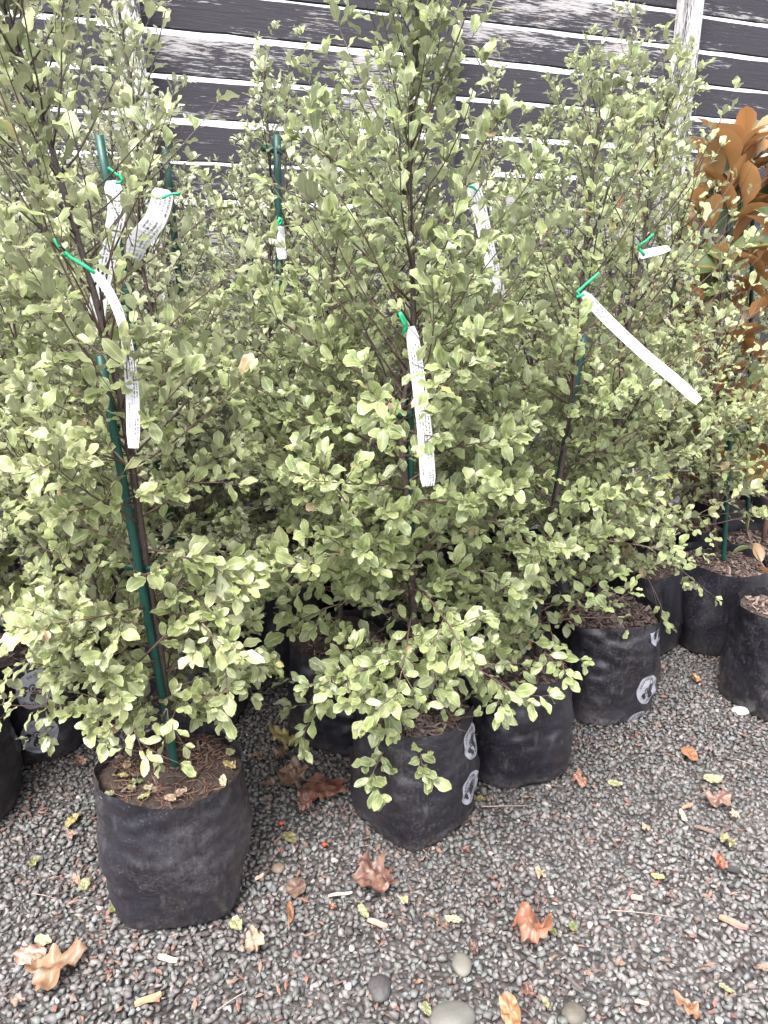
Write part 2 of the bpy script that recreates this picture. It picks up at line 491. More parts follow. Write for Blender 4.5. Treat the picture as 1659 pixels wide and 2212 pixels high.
def grow_branch(pl, path, r0, rr, L0, twigs, twig_len, name='branch', bare=.15, mat='twig', drop=0.0, spacing=.42):
    org = pl.root.location
    g = Geo(); n = len(path)
    g.tube(path, [r0 * (1 - .75 * i / (n - 1)) for i in range(n)], 5)
    put_leaves(pl, path, rr, L0, bare, True, spacing, drop)
    for k in range(twigs):
        f = bare + (1 - bare) * (k + rr.uniform(.1, .9)) / max(1, twigs)
        i = min(int(f * (n - 1)), n - 2); p = path[i].lerp(path[i + 1], f * (n - 1) - i)
        td = (path[i + 1] - path[i]).normalized()
        side = td.cross(Vector((0, 0, 1)))
        if side.length < .1: side = Vector((1, 0, 0))
        side.normalize()
        a = rr.choice((-1, 1)) * rr.uniform(.3, 1.0); b = rr.uniform(-.5, .6)
        d = td * .75 + side * a + side.cross(td) * b
        tw = wander(p, d, twig_len * rr.uniform(.5, 1.25) * (1.1 - .6 * f), rr, 4, .3 - drop, .14)
        g.tube(tw, [r0 * .4, r0 * .36, r0 * .3, r0 * .25, r0 * .18], 3, cap=False)
        put_leaves(pl, tw, rr, L0 * .95, .12, True, spacing, drop)
    return g.build(name, M[mat], pl.root, org=org)

def shrub(pl, stems, rr, prof, nbr, L0, twigs=5, t0=.08, twig_len=.13, r_tr=.010, lowdroop=.25, spacing=.44, wands=7):
    org = pl.root.location
    for si, st in enumerate(stems):
        path = smooth_path(st, 22)
        g = Geo()
        rs = r_tr * (1 if si == 0 else .75)
        g.tube(path, [rs * (1 - .66 * (i / 22)) * (1 + (.25 if i == 0 else 0)) * (1 + .08 * math.sin(i * 2.7)) for i in range(23)], 8)
        g.build('trunk', M['bark'], pl.root, org=org)
        nb = nbr if si == 0 else nbr // 2
        az = rr.uniform(0, 6.28)
        for k in range(nb):
            t = t0 + (1 - t0) * ((k + rr.uniform(0, 1)) / nb) ** 1.3
            t = min(t, .985)
            i = min(int(t * 22), 21); p = path[i].lerp(path[i + 1], t * 22 - i)
            az += 2.4 + rr.gauss(0, .3)
            R = np.interp(t, [q[0] for q in prof], [q[1] for q in prof]) * rr.uniform(.6, 1.2)
            an = rad(np.interp(t, [0, .3, .7, 1], [78, 60, 44, 25]) + rr.gauss(0, 9))
            L = R / max(.35, math.sin(an))
            d = Vector((math.cos(az) * math.sin(an), math.sin(az) * math.sin(an), math.cos(an)))
            lift = .35 if t > .3 else rr.uniform(-lowdroop * 2, .5)
            br = wander(p, d, L, rr, 7, lift, .07)
            for q in br: q.z = max(q.z, .16)
            tone_L = L0 * np.interp(t, [0, .5, 1], [1.05, 1, .92])
            nt = max(1, int(round(twigs * L / .32))) if t < .42 else (1 if rr.random() < .6 else 0)
            sp_ = spacing if t < .42 else spacing * 1.5
            grow_branch(pl, br, max(.0015, rs * .34 * (1 - .5 * t)), rr, tone_L, nt, twig_len * (1.1 - .5 * t), spacing=sp_,
                        bare=.2 if t < .7 else .05, mat='twig' if t < .55 else 'bark', drop=.25 if t < .18 else 0)
        put_leaves(pl, path[15:], rr, L0 * .95, 0, True, .5)
        for k in range(wands if si == 0 else 2):                 # long sparse shoots that break the outline
            t = rr.uniform(.3, .86); i = min(int(t * 22), 21); p = path[i]
            az += 2.4 + rr.gauss(0, .4); an = rad(rr.uniform(26, 44))
            d = Vector((math.cos(az) * math.sin(an), math.sin(az) * math.sin(an), math.cos(an)))
            br_ = wander(p, d, rr.uniform(.3, .5) * (1.2 - .6 * t), rr, 8, .2, .05)
            grow_branch(pl, br_, .0026, rr, L0 * 1.02, 2, .09, spacing=.62, bare=.12, mat='bark')

# ------------------------------------------------------------------ planter bags
class Bag:
    def __init__(s, x, y, R, H, seed, rot=0.0, sq=3.2, lean=(0, 0), taper=.88):
        s.taper = taper
        s.x, s.y, s.R, s.H, s.rot, s.sq, s.lean = x, y, R, H, rot, sq, lean
        q = random.Random(seed)
        s.a = [(q.randint(2, 7), q.uniform(0, 6.28), q.uniform(6, 26), q.uniform(.0006, .0022)) for _ in range(7)]
        s.rim = [(k, q.uniform(0, 6.28), q.uniform(.003, .011) / (k ** .5)) for k in (1, 2, 3, 5)]
        s.o = (q.uniform(0, 99), q.uniform(0, 99))
        s.near = y < 2.2
        s.cr = []                                                # creases: middle, direction, half length, width, depth
        for _ in range(34):
            an = q.gauss(0, .35) if q.random() < .55 else q.gauss(1.45, .35)
            hh = q.uniform(.02, .3) if q.random() < .5 else q.uniform(.01, .09)
            s.cr.append((q.uniform(0, 6.2832), hh, math.cos(an), math.sin(an), q.uniform(.012, .05), q.uniform(.002, .004), q.choice((-1, 1, 1)) * q.uniform(.0007, .0022)))
    def top(s, th): return s.H + sum(a * math.sin(k * th + p) for k, p, a in s.rim)
    def surf(s, th, h, off=0.0):
        u = h / s.H
        p = 2 + (s.sq - 2) * max(0, 1 - u / .75)
        c, n = abs(math.cos(th - s.rot)), abs(math.sin(th - s.rot))
        r = s.R * (c ** p + n ** p) ** (-1 / p)
        r *= s.taper + (1 - s.taper) * min(1, max(0, u) / .42) ** .6 + .015 * math.sin(math.pi * min(1, max(0, u)))
        if u < .05: r *= .95 + .05 * u / .05
        for k, ph, f, a in s.a: r += a * math.sin(k * th + ph + f * h)
        r += .007 * (noise.noise(Vector((math.cos(th) * 1.7 + s.o[0], math.sin(th) * 1.7 + s.o[1], h * 9))))
        r += .006 * (noise.noise(Vector((math.cos(th) * 4 + s.o[1], math.sin(th) * 4 + s.o[0], h * 38))))
        if s.near:
            for t0, h0, cx, cy, hl, wd, dp in s.cr:
                dh = h - h0
                if abs(dh) > .08: continue
                dt = ((th - t0 + math.pi) % (2 * math.pi) - math.pi) * s.R
                if abs(dt) > .08: continue
                a_, b_ = dt * cx + dh * cy, -dt * cy + dh * cx
                r += dp * math.exp(-(b_ / wd) ** 2 - (a_ / hl) ** 4)
        r += off
        return Vector((s.x + r * math.cos(th) + s.lean[0] * h, s.y + r * math.sin(th) + s.lean[1] * h, h))
    def build(s, root):
        n, m = (140, 46) if s.near else (48, 14)
        V, F = [], []
        for j in range(m + 1):
            for i in range(n):
                th = 2 * math.pi * i / n
                V.append(s.surf(th, s.top(th) * (j / m)))
        for j in range(m):
            for i in range(n):
                F.append((j * n + i, j * n + (i + 1) % n, (j + 1) * n + (i + 1) % n, (j + 1) * n + i))
        b = len(V)
        for j in range(5):                                       # inner wall down to the soil
            for i in range(n):
                th = 2 * math.pi * i / n
                V.append(s.surf(th, s.top(th) - .012 * j, -.0012))
        e = len(V)
        for k in (m * n, b):
            for i in range(n): V.append(V[k + i].copy())
        for i in range(n): F.append((e + i, e + (i + 1) % n, e + n + (i + 1) % n, e + n + i))
        for j in range(4):
            for i in range(n): F.append((b + j * n + i, b + j * n + (i + 1) % n, b + (j + 1) * n + (i + 1) % n, b + (j + 1) * n + i))
        F.append(tuple(range(n - 1, -1, -1)))
        D = []                                                    # dirt: splashed foot, dusty flanks, scuffs
        for v in V:
            th = math.atan2(v.y - s.y, v.x - s.x)
            d_ = .45 * max(0, 1 - v.z / .05) + .42 * max(0, noise.noise(Vector((math.cos(th) * 1.3 + s.o[0], math.sin(th) * 1.3, v.z * 3))) - .12)
            if abs(s.x + .456) < .01: d_ = max(d_ * .5, 1.2 * max(0, -math.cos(th + .12) - .62) + .8 * max(0, math.cos(th) - .72))
            D.append((d_, d_, d_))
        o = mesh_obj('grow_bag', [v - root.location for v in V], F, M['bag'], root, col=D)
        # soil
        n = 72 if s.near else 40
        V, F = [], []; zs = s.H - .028; rings = 9
        for j in range(rings + 1):
            for i in range(n):
                th = 2 * math.pi * i / n
                e = s.surf(th, zs, -.003); c = Vector((s.x + s.lean[0] * zs, s.y + s.lean[1] * zs, zs))
                p = c.lerp(e, j / rings)
                p.z += .012 * noise.noise(p * 26) + .006 * noise.noise(p * 70) + .012 * (1 - (j / rings) ** 2)
                V.append(p)
        for j in range(rings):
            for i in range(n): F.append((j * n + i, (j + 1) * n + i, (j + 1) * n + (i + 1) % n, j * n + (i + 1) % n))
        so = mesh_obj('soil', [v - root.location for v in V], F, M['soil'], root)
        s.zs = zs
        return o, so
    def chips(s, so, root, n, rr, pale=1.0):
        V, F, C = [], [], []
        for _ in range(n):
            th = rr.uniform(0, 6.28); f = math.sqrt(rr.random()) * .97
            e = s.surf(th, s.zs, -.01); c = Vector((s.x + s.lean[0] * s.zs, s.y + s.lean[1] * s.zs, s.zs)); p = c.lerp(e, f)
            p.z += .012 * (1 - f * f) + rr.uniform(.001, .008) + .012 * noise.noise(p * 26)
            L, W, T = rr.uniform(.005, .018), rr.uniform(.002, .006), rr.uniform(.001, .003)
            rot = Euler((rr.gauss(0, .4), rr.gauss(0, .4), rr.uniform(0, 6.28))).to_matrix()
            o = len(V)
            for dx, dy, dz in ((-1, -.6, 0), (1, -1, 0), (.8, 1, 0), (-.9, .8, 0), (-.7, -.4, 1), (.8, -.7, 1), (.6, .8, 1), (-.6, .6, 1)):
                V.append(p - root.location + rot @ Vector((dx * L, dy * W, dz * T)))
            F += [tuple(o + i for i in f_) for f_ in ((3, 2, 1, 0), (4, 5, 6, 7), (0, 1, 5, 4), (1, 2, 6, 5), (2, 3, 7, 6), (3, 0, 4, 7))]
            k = rr.uniform(.25, 1.25) * pale
            cc = rr.choice(((.15, .1, .085), (.19, .135, .115), (.10, .065, .055), (.24, .18, .15)))
            C += [(cc[0] * k * .8, cc[1] * k * .78, cc[2] * k * .8)] * 8
        o = mesh_obj('bark_mulch', V, F, M['chip'], so, smooth=False, col=C)
        tag(o, kind='stuff')

# lettering: one flat mesh per character, laid round an arc
def glyph(ch, _c={}):
    if ch not in _c:
        cu = bpy.data.curves.new('glyph', 'FONT'); cu.body = ch; cu.size = 1.0; cu.resolution_u = 3
        ob = bpy.data.objects.new('glyph', cu); COL.objects.link(ob)
        dg = bpy.context.evaluated_depsgraph_get(); ev = ob.evaluated_get(dg); me = ev.to_mesh()
        V = [v.co.copy() for v in me.vertices]; F = [tuple(p.vertices) for p in me.polygons]
        ev.to_mesh_clear(); COL.objects.unlink(ob); bpy.data.objects.remove(ob); bpy.data.curves.remove(cu)
        w_ = max([v.x for v in V], default=.3)
        _c[ch] = (V, F, w_)
    return _c[ch]
def logo(bag, bago, root, th0, h0, a, b, tilt, clip_lo=-1e9, clip_hi=1e9):
    """printed disc (semi-axes a, b metres) with the two words and the mark, bent onto the bag wall"""
    ct, st = math.cos(tilt), math.sin(tilt)
    def place(x, y, off):                                        # x, y in the unit disc
        X, Y = x * a, y * b
        X, Y = X * ct - Y * st, X * st + Y * ct
        h = min(max(h0 + Y, clip_lo), clip_hi)
        return bag.surf(th0 + X / bag.R, h, off) - root.location
    g = Geo()
    def disc(cx, cy, rx, ry, rot, off, m, n=28, rings=1):
        V, F = [place(cx, cy, off)], []
        for j in range(1, rings + 1):
            for i in range(n):
                t_ = 6.2832 * i / n; x, y = rx * math.cos(t_) * j / rings, ry * math.sin(t_) * j / rings
                V.append(place(cx + x * math.cos(rot) - y * math.sin(rot), cy + x * math.sin(rot) + y * math.cos(rot), off))
        for i in range(n): F.append((0, 1 + i, 1 + (i + 1) % n))
        for j in range(rings - 1):
            for i in range(n):
                p, q = 1 + j * n + i, 1 + j * n + (i + 1) % n
                F.append((p, p + n, q + n, q))
        g.add(V, F, m)
    def ring(cx, cy, rx, ry, rot, wd, t1=0.0, t2=6.2832, n=22, off=.0022):
        V, F = [], []
        for i in range(n + 1):
            t_ = t1 + (t2 - t1) * i / n
            for k in (1, 1 - wd):
                x, y = rx * k * math.cos(t_), ry * k * math.sin(t_)
                V.append(place(cx + x * math.cos(rot) - y * math.sin(rot), cy + x * math.sin(rot) + y * math.cos(rot), off))
        for i in range(n): F.append((2 * i, 2 * i + 2, 2 * i + 3, 2 * i + 1))
        g.add(V, F, 1)
    disc(0, 0, 1, 1, 0, .0012, 0, 40, 6)
    # mark: two-lobed blob, bean body, c, o and a leaning loop
    disc(-.56, -.02, .18, .12, .3, .0020, 1); disc(-.5, -.24, .13, .2, .1, .0020, 1)
    disc(.02, -.30, .20, .30, -.35, .0020, 1); disc(.12, .02, .13, .34, -.15, .0020, 1)
    ring(-.17, .08, .2, .2, 0, .35, .7, 5.6); disc(-.13, .06, .07, .09, 0, .0022, 1, 14)
    ring(.33, -.02, .17, .22, -.3, .35); disc(.31, -.02, .05, .08, 0, .0022, 1, 14)
    ring(.36, .42, .13, .24, -.9, .3); disc(.2, .3, .1, .1, 0, .0020, 1, 14)
    def arc(word, r, mid, size, top):
        ws = [glyph(c)[2] * size + .035 for c in word]; tot = sum(ws); acc = 0
        for c, w_ in zip(word, ws):
            V, F, gw = glyph(c)
            an = mid + (tot / 2 - acc - w_ / 2) / r * (1 if top else -1)
            up = 1 if top else -1
            P = []
            for v in V:
                lx, ly = (v.x - gw / 2) * size, (v.y - .25) * size
                rr_ = r + up * ly
                t_ = an - up * lx / r
                P.append(place(rr_ * math.cos(t_), rr_ * math.sin(t_), .0024))
            g.add(P, F, 1); acc += w_
    arc('easy-care', .78, math.pi / 2, .30, True)
    arc('plants', .78, -math.pi / 2, .30, False)
    return g.build('printed_logo', [M['print'], M['ink']], bago, smooth=True)

def stake(root, p0, p1, r=.0095):
    g = Geo(); n = 14
    pts = [Vector(p0).lerp(Vector(p1), i / n) for i in range(n + 1)]
    g.tube(pts, [r * (1 + .05 * (i % 2)) for i in range(n + 1)], 10)
    o = g.build('stake', M['stake'], root, org=root.location)
    for k in (3, 6, 9, 11):                                      # small moulded nubs
        pass
    return o
def tie_band(root, p, wx=.03, h=.011):
    """flat green strap looped round stem and stake, its end sticking out"""
    g = Geo(); V, F = [], []
    pts = []
    for i in range(17):
        t_ = 6.2832 * i / 16
        pts.append(Vector((p.x + wx * .55 * math.cos(t_), p.y + .012 * math.sin(t_), p.z + .002 * math.sin(3 * t_))))
    pts = pts[8:] + pts[1:9] + [pts[8] + Vector((-.022, -.006, .003)), pts[8] + Vector((-.036, -.008, .004))]
    for q in pts:
        V += [q + Vector((0, 0, -h)), q + Vector((0, 0, h))]
    for i in range(len(pts) - 1): F.append((2 * i, 2 * i + 2, 2 * i + 3, 2 * i + 1))
    g.add(V, F)
    o = g.build('stake_tie', M['stake'], root, org=root.location)
    sm = o.modifiers.new('thick', 'SOLIDIFY'); sm.thickness = .0018
    return o

GRP = 'potted wavy-leaved shrubs standing on the gravel'
def potted(name, label, x, y, Rb, H, seed, tone, rot=.4, key='hi', cat='potted shrub', chips=420, lean=(0, 0), mat='leaf', shapes=None, sq=3.2, group=GRP):
    root = empty(name, (x, y, 0)); tag(root, label, cat, group)
    bag = Bag(x, y, Rb, H, seed, rot, sq, lean, .84 if seed == 1 else .89)
    bo, so = bag.build(root)
    if chips: bag.chips(so, root, chips, random.Random(seed))
    if shapes is None: shapes = SH_HI if key == 'hi' else SH_LO
    pl = Plant(root, tone, shapes, key, mat)
    pl.bag, pl.bago, pl.so = bag, bo, so
    return root, pl

def ext(pl, pts, Y, rr, L0=.044, twigs=3, tl=.08, r=.002, drop=.3, bare=.1):
    """a limb followed from the photograph: picture points with a distance each"""
    P = [at(a, b, Y + (c[0] if c else 0)) for a, b, *c in pts]
    grow_branch(pl, smooth_path(P, 8), r, rr, L0, twigs, tl, bare=bare, drop=drop)

PR_CONE = [(0, .26), (.12, .34), (.3, .36), (.5, .33), (.64, .25), (.75, .13), (.86, .07), (1, .04)]
PR_BROAD = [(0, .26), (.12, .36), (.35, .38), (.6, .33), (.76, .2), (.88, .1), (1, .05)]
PR_HIGH = [(0, .12), (.2, .26), (.4, .36), (.6, .33), (.75, .18), (.88, .09), (1, .05)]

# --- front left
rr = random.Random(11)
root, pA = potted('potted_shrub', 'front left shrub in a plain scuffed black bag with reddish roots on its soil', -.456, 1.328, .150, .325, 1, 'lime', .08, chips=60, sq=3.6)
Y = 1.345
st1 = [at(372, 1660, Y), at(352, 1450, Y), at(305, 1150, Y), at(280, 968, Y), at(250, 813, Y), at(205, 640, Y), at(140, 420, Y), at(75, 200, Y), at(15, 40, Y), at(-30, -120, Y)]
st2 = [at(316, 1598, Y + .07), at(262, 1503, Y + .07), at(232, 1400, Y + .08), at(190, 1220, Y + .1), at(95, 1080, Y + .1), at(60, 950, Y + .1), at(30, 700, Y + .05)]
shrub(pA, [st1, st2], rr, [(0, .12), (.12, .24), (.28, .27), (.5, .25), (.7, .22), (.87, .18), (1, .08)], 96, .039, 6, .08, .12, .009)
ext(pA, [(300, 1430), (400, 1340), (470, 1380), (490, 1480), (487, 1590)], Y - .08, rr)
ext(pA, [(330, 1400), (440, 1330), (520, 1400), (560, 1440)], Y - .06, rr)
ext(pA, [(350, 1550), (362, 1530), (358, 1580), (345, 1640)], Y - .1, rr, twigs=1)
ext(pA, [(250, 1480), (180, 1440), (125, 1460), (100, 1520), (102, 1590)], Y - .05, rr)
ext(pA, [(250, 1500), (150, 1420), (60, 1420), (0, 1480)], Y, rr, twigs=5)
ext(pA, [(300, 1350), (200, 1330), (110, 1350), (40, 1380)], Y - .1, rr, twigs=5)
ext(pA, [(300, 1250), (400, 1200), (470, 1230), (530, 1290)], Y - .1, rr, twigs=5)
ext(pA, [(270, 1000), (230, 960), (195, 950)], Y - .12, rr, twigs=2)
stake(root, at(385, 1690, Y - .01), at(216, 768, Y - .02), .0082)
tie_band(root, at(330, 1225, Y - .005), .03, .006)
# red fibrous roots on the soil
g = Geo()
for _ in range(240):
    th = rr.uniform(0, 6.28); f = math.sqrt(rr.random()) * .9
    c = Vector((-.459, Y, pA.bag.zs)); p = c.lerp(pA.bag.surf(th, pA.bag.zs, -.01), f); p.z += .014 * (1 - f * f) + .006
    d = Vector((rr.gauss(0, 1), rr.gauss(0, 1), 0))
    q = wander(p, d, rr.uniform(.015, .06), rr, 5, 0, .45)
    for v in q: v.z = p.z + abs(v.z - p.z) * .25
    g.tube(q, [.0012, .0012, .001, .0009, .0007, .0005], 3, cap=False)
tag(g.build('surface_roots', M['root'], pA.so, org=root.location), kind='stuff')

# --- centre
rr = random.Random(12)
root, pB = potted('potted_shrub', 'tall cone-shaped central shrub, its bag printed with two white ovals at the right', .076, 1.57, .143, .325, 2, 'green', .78, chips=700, sq=4.2)
Y = 1.57
stB = [at(893, 1560, Y), at(893, 1300, Y), at(880, 1100, Y), at(868, 960, Y), at(868, 885, Y), at(882, 820, Y), at(893, 700, Y), at(890, 560, Y - .02), at(885, 400, Y - .03), at(886, 250, Y - .04), at(896, 120, Y - .05), at(908, -80, Y - .06)]
shrub(pB, [stB], rr, [(0, .24), (.1, .32), (.3, .35), (.5, .29), (.66, .2), (.8, .11), (.9, .07), (1, .05)], 104, .0415, 6, .04, .13, .0095)
for pts, dy in (([(868, 1240), (800, 1160), (730, 1060), (690, 1010)], -.2), ([(868, 960), (760, 940), (680, 920), (630, 900)], -.1),
                ([(880, 1220), (950, 1150), (1010, 1090)], -.2), ([(870, 1230), (760, 1240), (680, 1220), (600, 1190)], -.18),
                ([(885, 1500), (840, 1600), (800, 1680)], -.17), ([(895, 1540), (905, 1600), (912, 1660)], -.2), ([(895, 1500), (960, 1530), (995, 1580)], -.17), ([(890, 1480), (840, 1520), (815, 1570)], -.17), ([(892, 1440), (860, 1440), (850, 1500)], -.2), ([(892, 1420), (930, 1430), (945, 1490)], -.2), ([(890, 1450), (800, 1430), (730, 1450)], -.15), ([(890, 1520), (760, 1470), (690, 1530), (650, 1590)], -.1),
                ([(895, 1470), (1000, 1430), (1060, 1480), (1085, 1530)], -.1), ([(895, 1400), (1080, 1370), (1180, 1400), (1230, 1450)], -.08),
                ([(880, 1330), (760, 1300), (650, 1340), (590, 1400)], -.06), ([(880, 1290), (1010, 1230), (1100, 1270)], -.15),
                ([(890, 600), (960, 480), (1030, 340), (1070, 265)], -.1), ([(888, 700), (1000, 560), (1110, 440), (1170, 350)], -.08),
                ([(888, 520), (800, 420), (700, 330), (640, 300)], -.1), ([(885, 650), (760, 520), (670, 440), (590, 400)], -.05),
                ([(868, 900), (960, 760), (1050, 720), (1160, 700)], -.1)):
    ext(pB, [(a, b, dy * i / (len(pts) - 1)) for i, (a, b) in enumerate(pts)], Y, rr, .048, 4, .09, .0026, .15 if pts[0][1] > 1000 else -.1)
stake(root, at(893, 1560, Y + .02), at(884, 800, Y + .015), .0085)
tie_band(root, at(874, 893, Y), .03, .0085)
logo(pB.bag, pB.bago, root, rad(-22), .245, .040, .052, .5)
logo(pB.bag, pB.bago, root, rad(-24), .115, .040, .052, .5)

# --- right of centre
rr = random.Random(13)
root, pC = potted('potted_shrub', 'multi-stemmed shrub in the unprinted black bag right behind the centre bag', .362, 1.775, .147, .325, 3, 'green', .3, chips=600)
Y = 1.80
shrub(pC, [[at(1160, 1420, Y), at(1170, 1230, Y), at(1215, 1000, Y), at(1245, 760, Y), at(1262, 560, Y), at(1285, 330, Y), at(1310, 180, Y)],
           [at(1135, 1400, Y), at(1130, 1240, Y), at(1080, 960, Y), at(1062, 800, Y), at(1040, 620, Y)]], rr, PR_CONE, 66, .037, 6, .06, .12, .0085)
stake(root, at(1140, 1410, Y), at(1262, 725, Y + .01), .0085)

# --- middle right with three printed ovals
rr = random.Random(14)
root, pD = potted('potted_shrub', 'shrub with withered brown leaves low down, its bag printed with three pale ovals', .685, 2.065, .158, .33, 4, 'lime', .2, chips=700, sq=2.8)
Y = 2.08
shrub(pD, [[at(1292, 1310, Y), at(1300, 1180, Y), at(1325, 980, Y), at(1345, 780, Y), at(1385, 560, Y), at(1412, 380, Y), at(1440, 220, Y)]], rr, PR_HIGH, 64, .037, 6, .18, .13, .0095)
for pts, dy in (([(1305, 1200), (1370, 1210), (1420, 1290), (1440, 1350)], -.12), ([(1310, 1140), (1400, 1150), (1470, 1230), (1545, 1290)], -.1),
                ([(1310, 1170), (1400, 1160), (1530, 1100), (1620, 1060)], -.05), ([(1300, 1250), (1250, 1290), (1210, 1350)], -.12), ([(1310, 1120), (1230, 1060), (1160, 1080)], -.1)):
    ext(pD, [(a, b, dy * i / (len(pts) - 1)) for i, (a, b) in enumerate(pts)], Y, rr, .042, 3, .08, .0022, .2)
# withered leaves
for k in range(26):
    p = at(1350 + rr.gauss(0, 16), 1185 + rr.gauss(0, 28), Y - .06 + rr.gauss(0, .02))
    pD.leaf(p, Vector((rr.gauss(0, .4), rr.gauss(0, .4), -1)).normalized(), Vector((rr.gauss(0, .5), -1, .2)).normalized(), rr.uniform(.03, .05), 6)
for k in range(9):
    p = at(1305 + rr.gauss(0, 10), 1265 + rr.gauss(0, 18), Y - .05)
    pD.leaf(p, Vector((rr.gauss(0, .4), rr.gauss(0, .4), -1)).normalized(), Vector((rr.gauss(0, .5), -1, .2)).normalized(), rr.uniform(.025, .04), 6)
b = pD.bag
logo(b, pD.bago, root, rad(-48), .115, .042, .056, .45)
logo(b, pD.bago, root, rad(-40), .312, .046, .056, .2, clip_hi=.312)
logo(b, pD.bago, root, rad(-52), -.012, .044, .058, .4, clip_lo=.006)

# --- right
rr = random.Random(15)
root, pE = potted('potted_shrub', 'shrub at the right with a bare green stake rising from dark mulch', 1.205, 2.46, .150, .33, 5, 'lime', .1, chips=600, sq=2.5)
Y = 2.46
shrub(pE, [[at(1545, 1190, Y), at(1540, 1050, Y), at(1530, 900, Y), at(1545, 800, Y), at(1560, 660, Y)]], rr, [(0, .1), (.2, .15), (.5, .26), (.75, .2), (1, .06)], 38, .038, 5, .25, .12, .008)
stake(root, at(1562, 1222, Y), at(1578, 930, Y), .008)

# --- shrubs further back and at the left edge
def simple(name, label, x, y, top, seed, tone='grey', prof=PR_CONE, nbr=44, L0=.044, t0=.06, key='lo', lean=(0, 0), R=.148, twigs=5, sk=None, chips=150, second=False):
    rr = random.Random(seed)
    root, pl = potted(name, label, x, y, R, .325, seed, tone, rr.uniform(0, 1.5), key=key, chips=chips)
    b = Vector((x, y, .29)); tp = Vector((x + lean[0], y + lean[1], top))
    st = [b] + [b.lerp(tp, f) + Vector((rr.gauss(0, .018), rr.gauss(0, .018), 0)) for f in (.2, .4, .6, .8)] + [tp]
    stems = [st]
    if second:
        t2 = tp + Vector((rr.choice((-1, 1)) * .16, rr.uniform(-.1, .1), -.2))
        stems.append([b + Vector((.02, 0, 0))] + [b.lerp(t2, f) + Vector((rr.gauss(0, .02), rr.gauss(0, .02), 0)) for f in (.3, .6)] + [t2])
    shrub(pl, stems, rr, prof, int(nbr * 1.45), L0 * (.8 if key == 'hi' else .72), twigs, min(t0, .1), .13, .0085, wands=12)
    if sk: stake(root, sk[0], sk[1], .0105)
    return root, pl
r8, p8 = simple('potted_shrub', 'shrub at the left edge in a bag with two large white ovals', -1.02, 1.87, 1.62, 21, 'lime', PR_BROAD, 46, .045, .15, 'hi', (-.02, 0), second=True)
logo(p8.bag, p8.bago, r8, rad(-62), .100, .046, .058, -.35)
logo(p8.bag, p8.bago, r8, rad(-58), .245, .046, .058, -.35)
simple('potted_shrub', 'shrub in the foremost bag cut off by the left edge', -1.09, 1.55, 1.9, 22, 'grey', PR_HIGH, 44, .046, .3, 'hi', (-.05, .05))
r10, p10 = simple('potted_shrub', 'shrub with a thick green stake and two hanging labels behind the front left bag', -.575, 2.02, 2.0, 23, 'grey', PR_CONE, 46, .045, .2, 'hi', (-.05, 0), sk=(at(418, 1440, 2.02), at(214, 292, 1.98)))
simple('potted_shrub', 'shrub in the black bag left behind the centre bag', -.126, 1.92, 1.68, 24, 'green', PR_BROAD, 46, .046, .2, 'hi', (0, .05))
r11, p11 = simple('potted_shrub', 'shrub with a slim stake and a flat green strap near its top, left of centre', -.36, 2.32, 1.84, 25, 'grey', PR_CONE, 46, .045, .15, 'hi', (.03, 0), sk=(at(618, 1290, 2.32), at(598, 292, 2.3)))
tie_band(r11, at(604, 324, 2.3), .026, .009)
simple('potted_shrub', 'shrub hidden low behind the printed bag on the right', .47, 2.42, 1.72, 26, 'green', PR_CONE, 44, .044, .15, 'hi')
simple('potted_shrub', 'sparse upright shrub beside the pale left fence post, with a stake', -.86, 2.52, 1.95, 27, 'grey', PR_CONE, 40, .044, .2, 'lo', (.05, 0), sk=(at(450, 1200, 2.5), at(357, 322, 2.45)))
simple('potted_shrub', 'back shrub straight behind the centre shrub', .06, 2.35, 1.78, 28, 'grey', PR_BROAD, 46, .045, .15, 'hi', second=True)
simple('potted_shrub', 'back shrub below the dark middle fence post', .38, 2.95, 1.95, 29, 'grey', PR_CONE, 42, .045, .2)
simple('potted_shrub', 'back shrub with tall pale shoots between the middle and right fence posts', .82, 2.82, 2.10, 30, 'grey', PR_CONE, 30, .046, .2, second=True)
simple('potted_shrub', 'back shrub beneath the bleached right fence post', 1.02, 3.15, 1.95, 31, 'grey', PR_CONE, 30, .045, .2)
simple('potted_shrub', 'back shrub against the fence left of the centre shrub', -.12, 2.88, 1.76, 32, 'grey', PR_CONE, 42, .045, .2)
simple('potted_shrub', 'low back shrub right of the pale left fence post', -.5, 2.9, 1.68, 33, 'grey', PR_CONE, 42, .044, .2)
simple('potted_shrub', 'tall leafy shrub in the top left corner', -1.0, 2.24, 2.15, 34, 'grey', PR_BROAD, 48, .046, .2, 'hi', (.1, 0), second=True)
simple('potted_shrub', 'back shrub in front of the pale left fence post', -1.0, 2.9, 1.8, 35, 'grey', PR_CONE, 38, .045, .2)
simple('potted_shrub', 'shrub between the printed bag and the copper-leaved bush', .92, 2.45, 1.62, 36, 'lime', PR_BROAD, 40, .044, .25, 'hi')

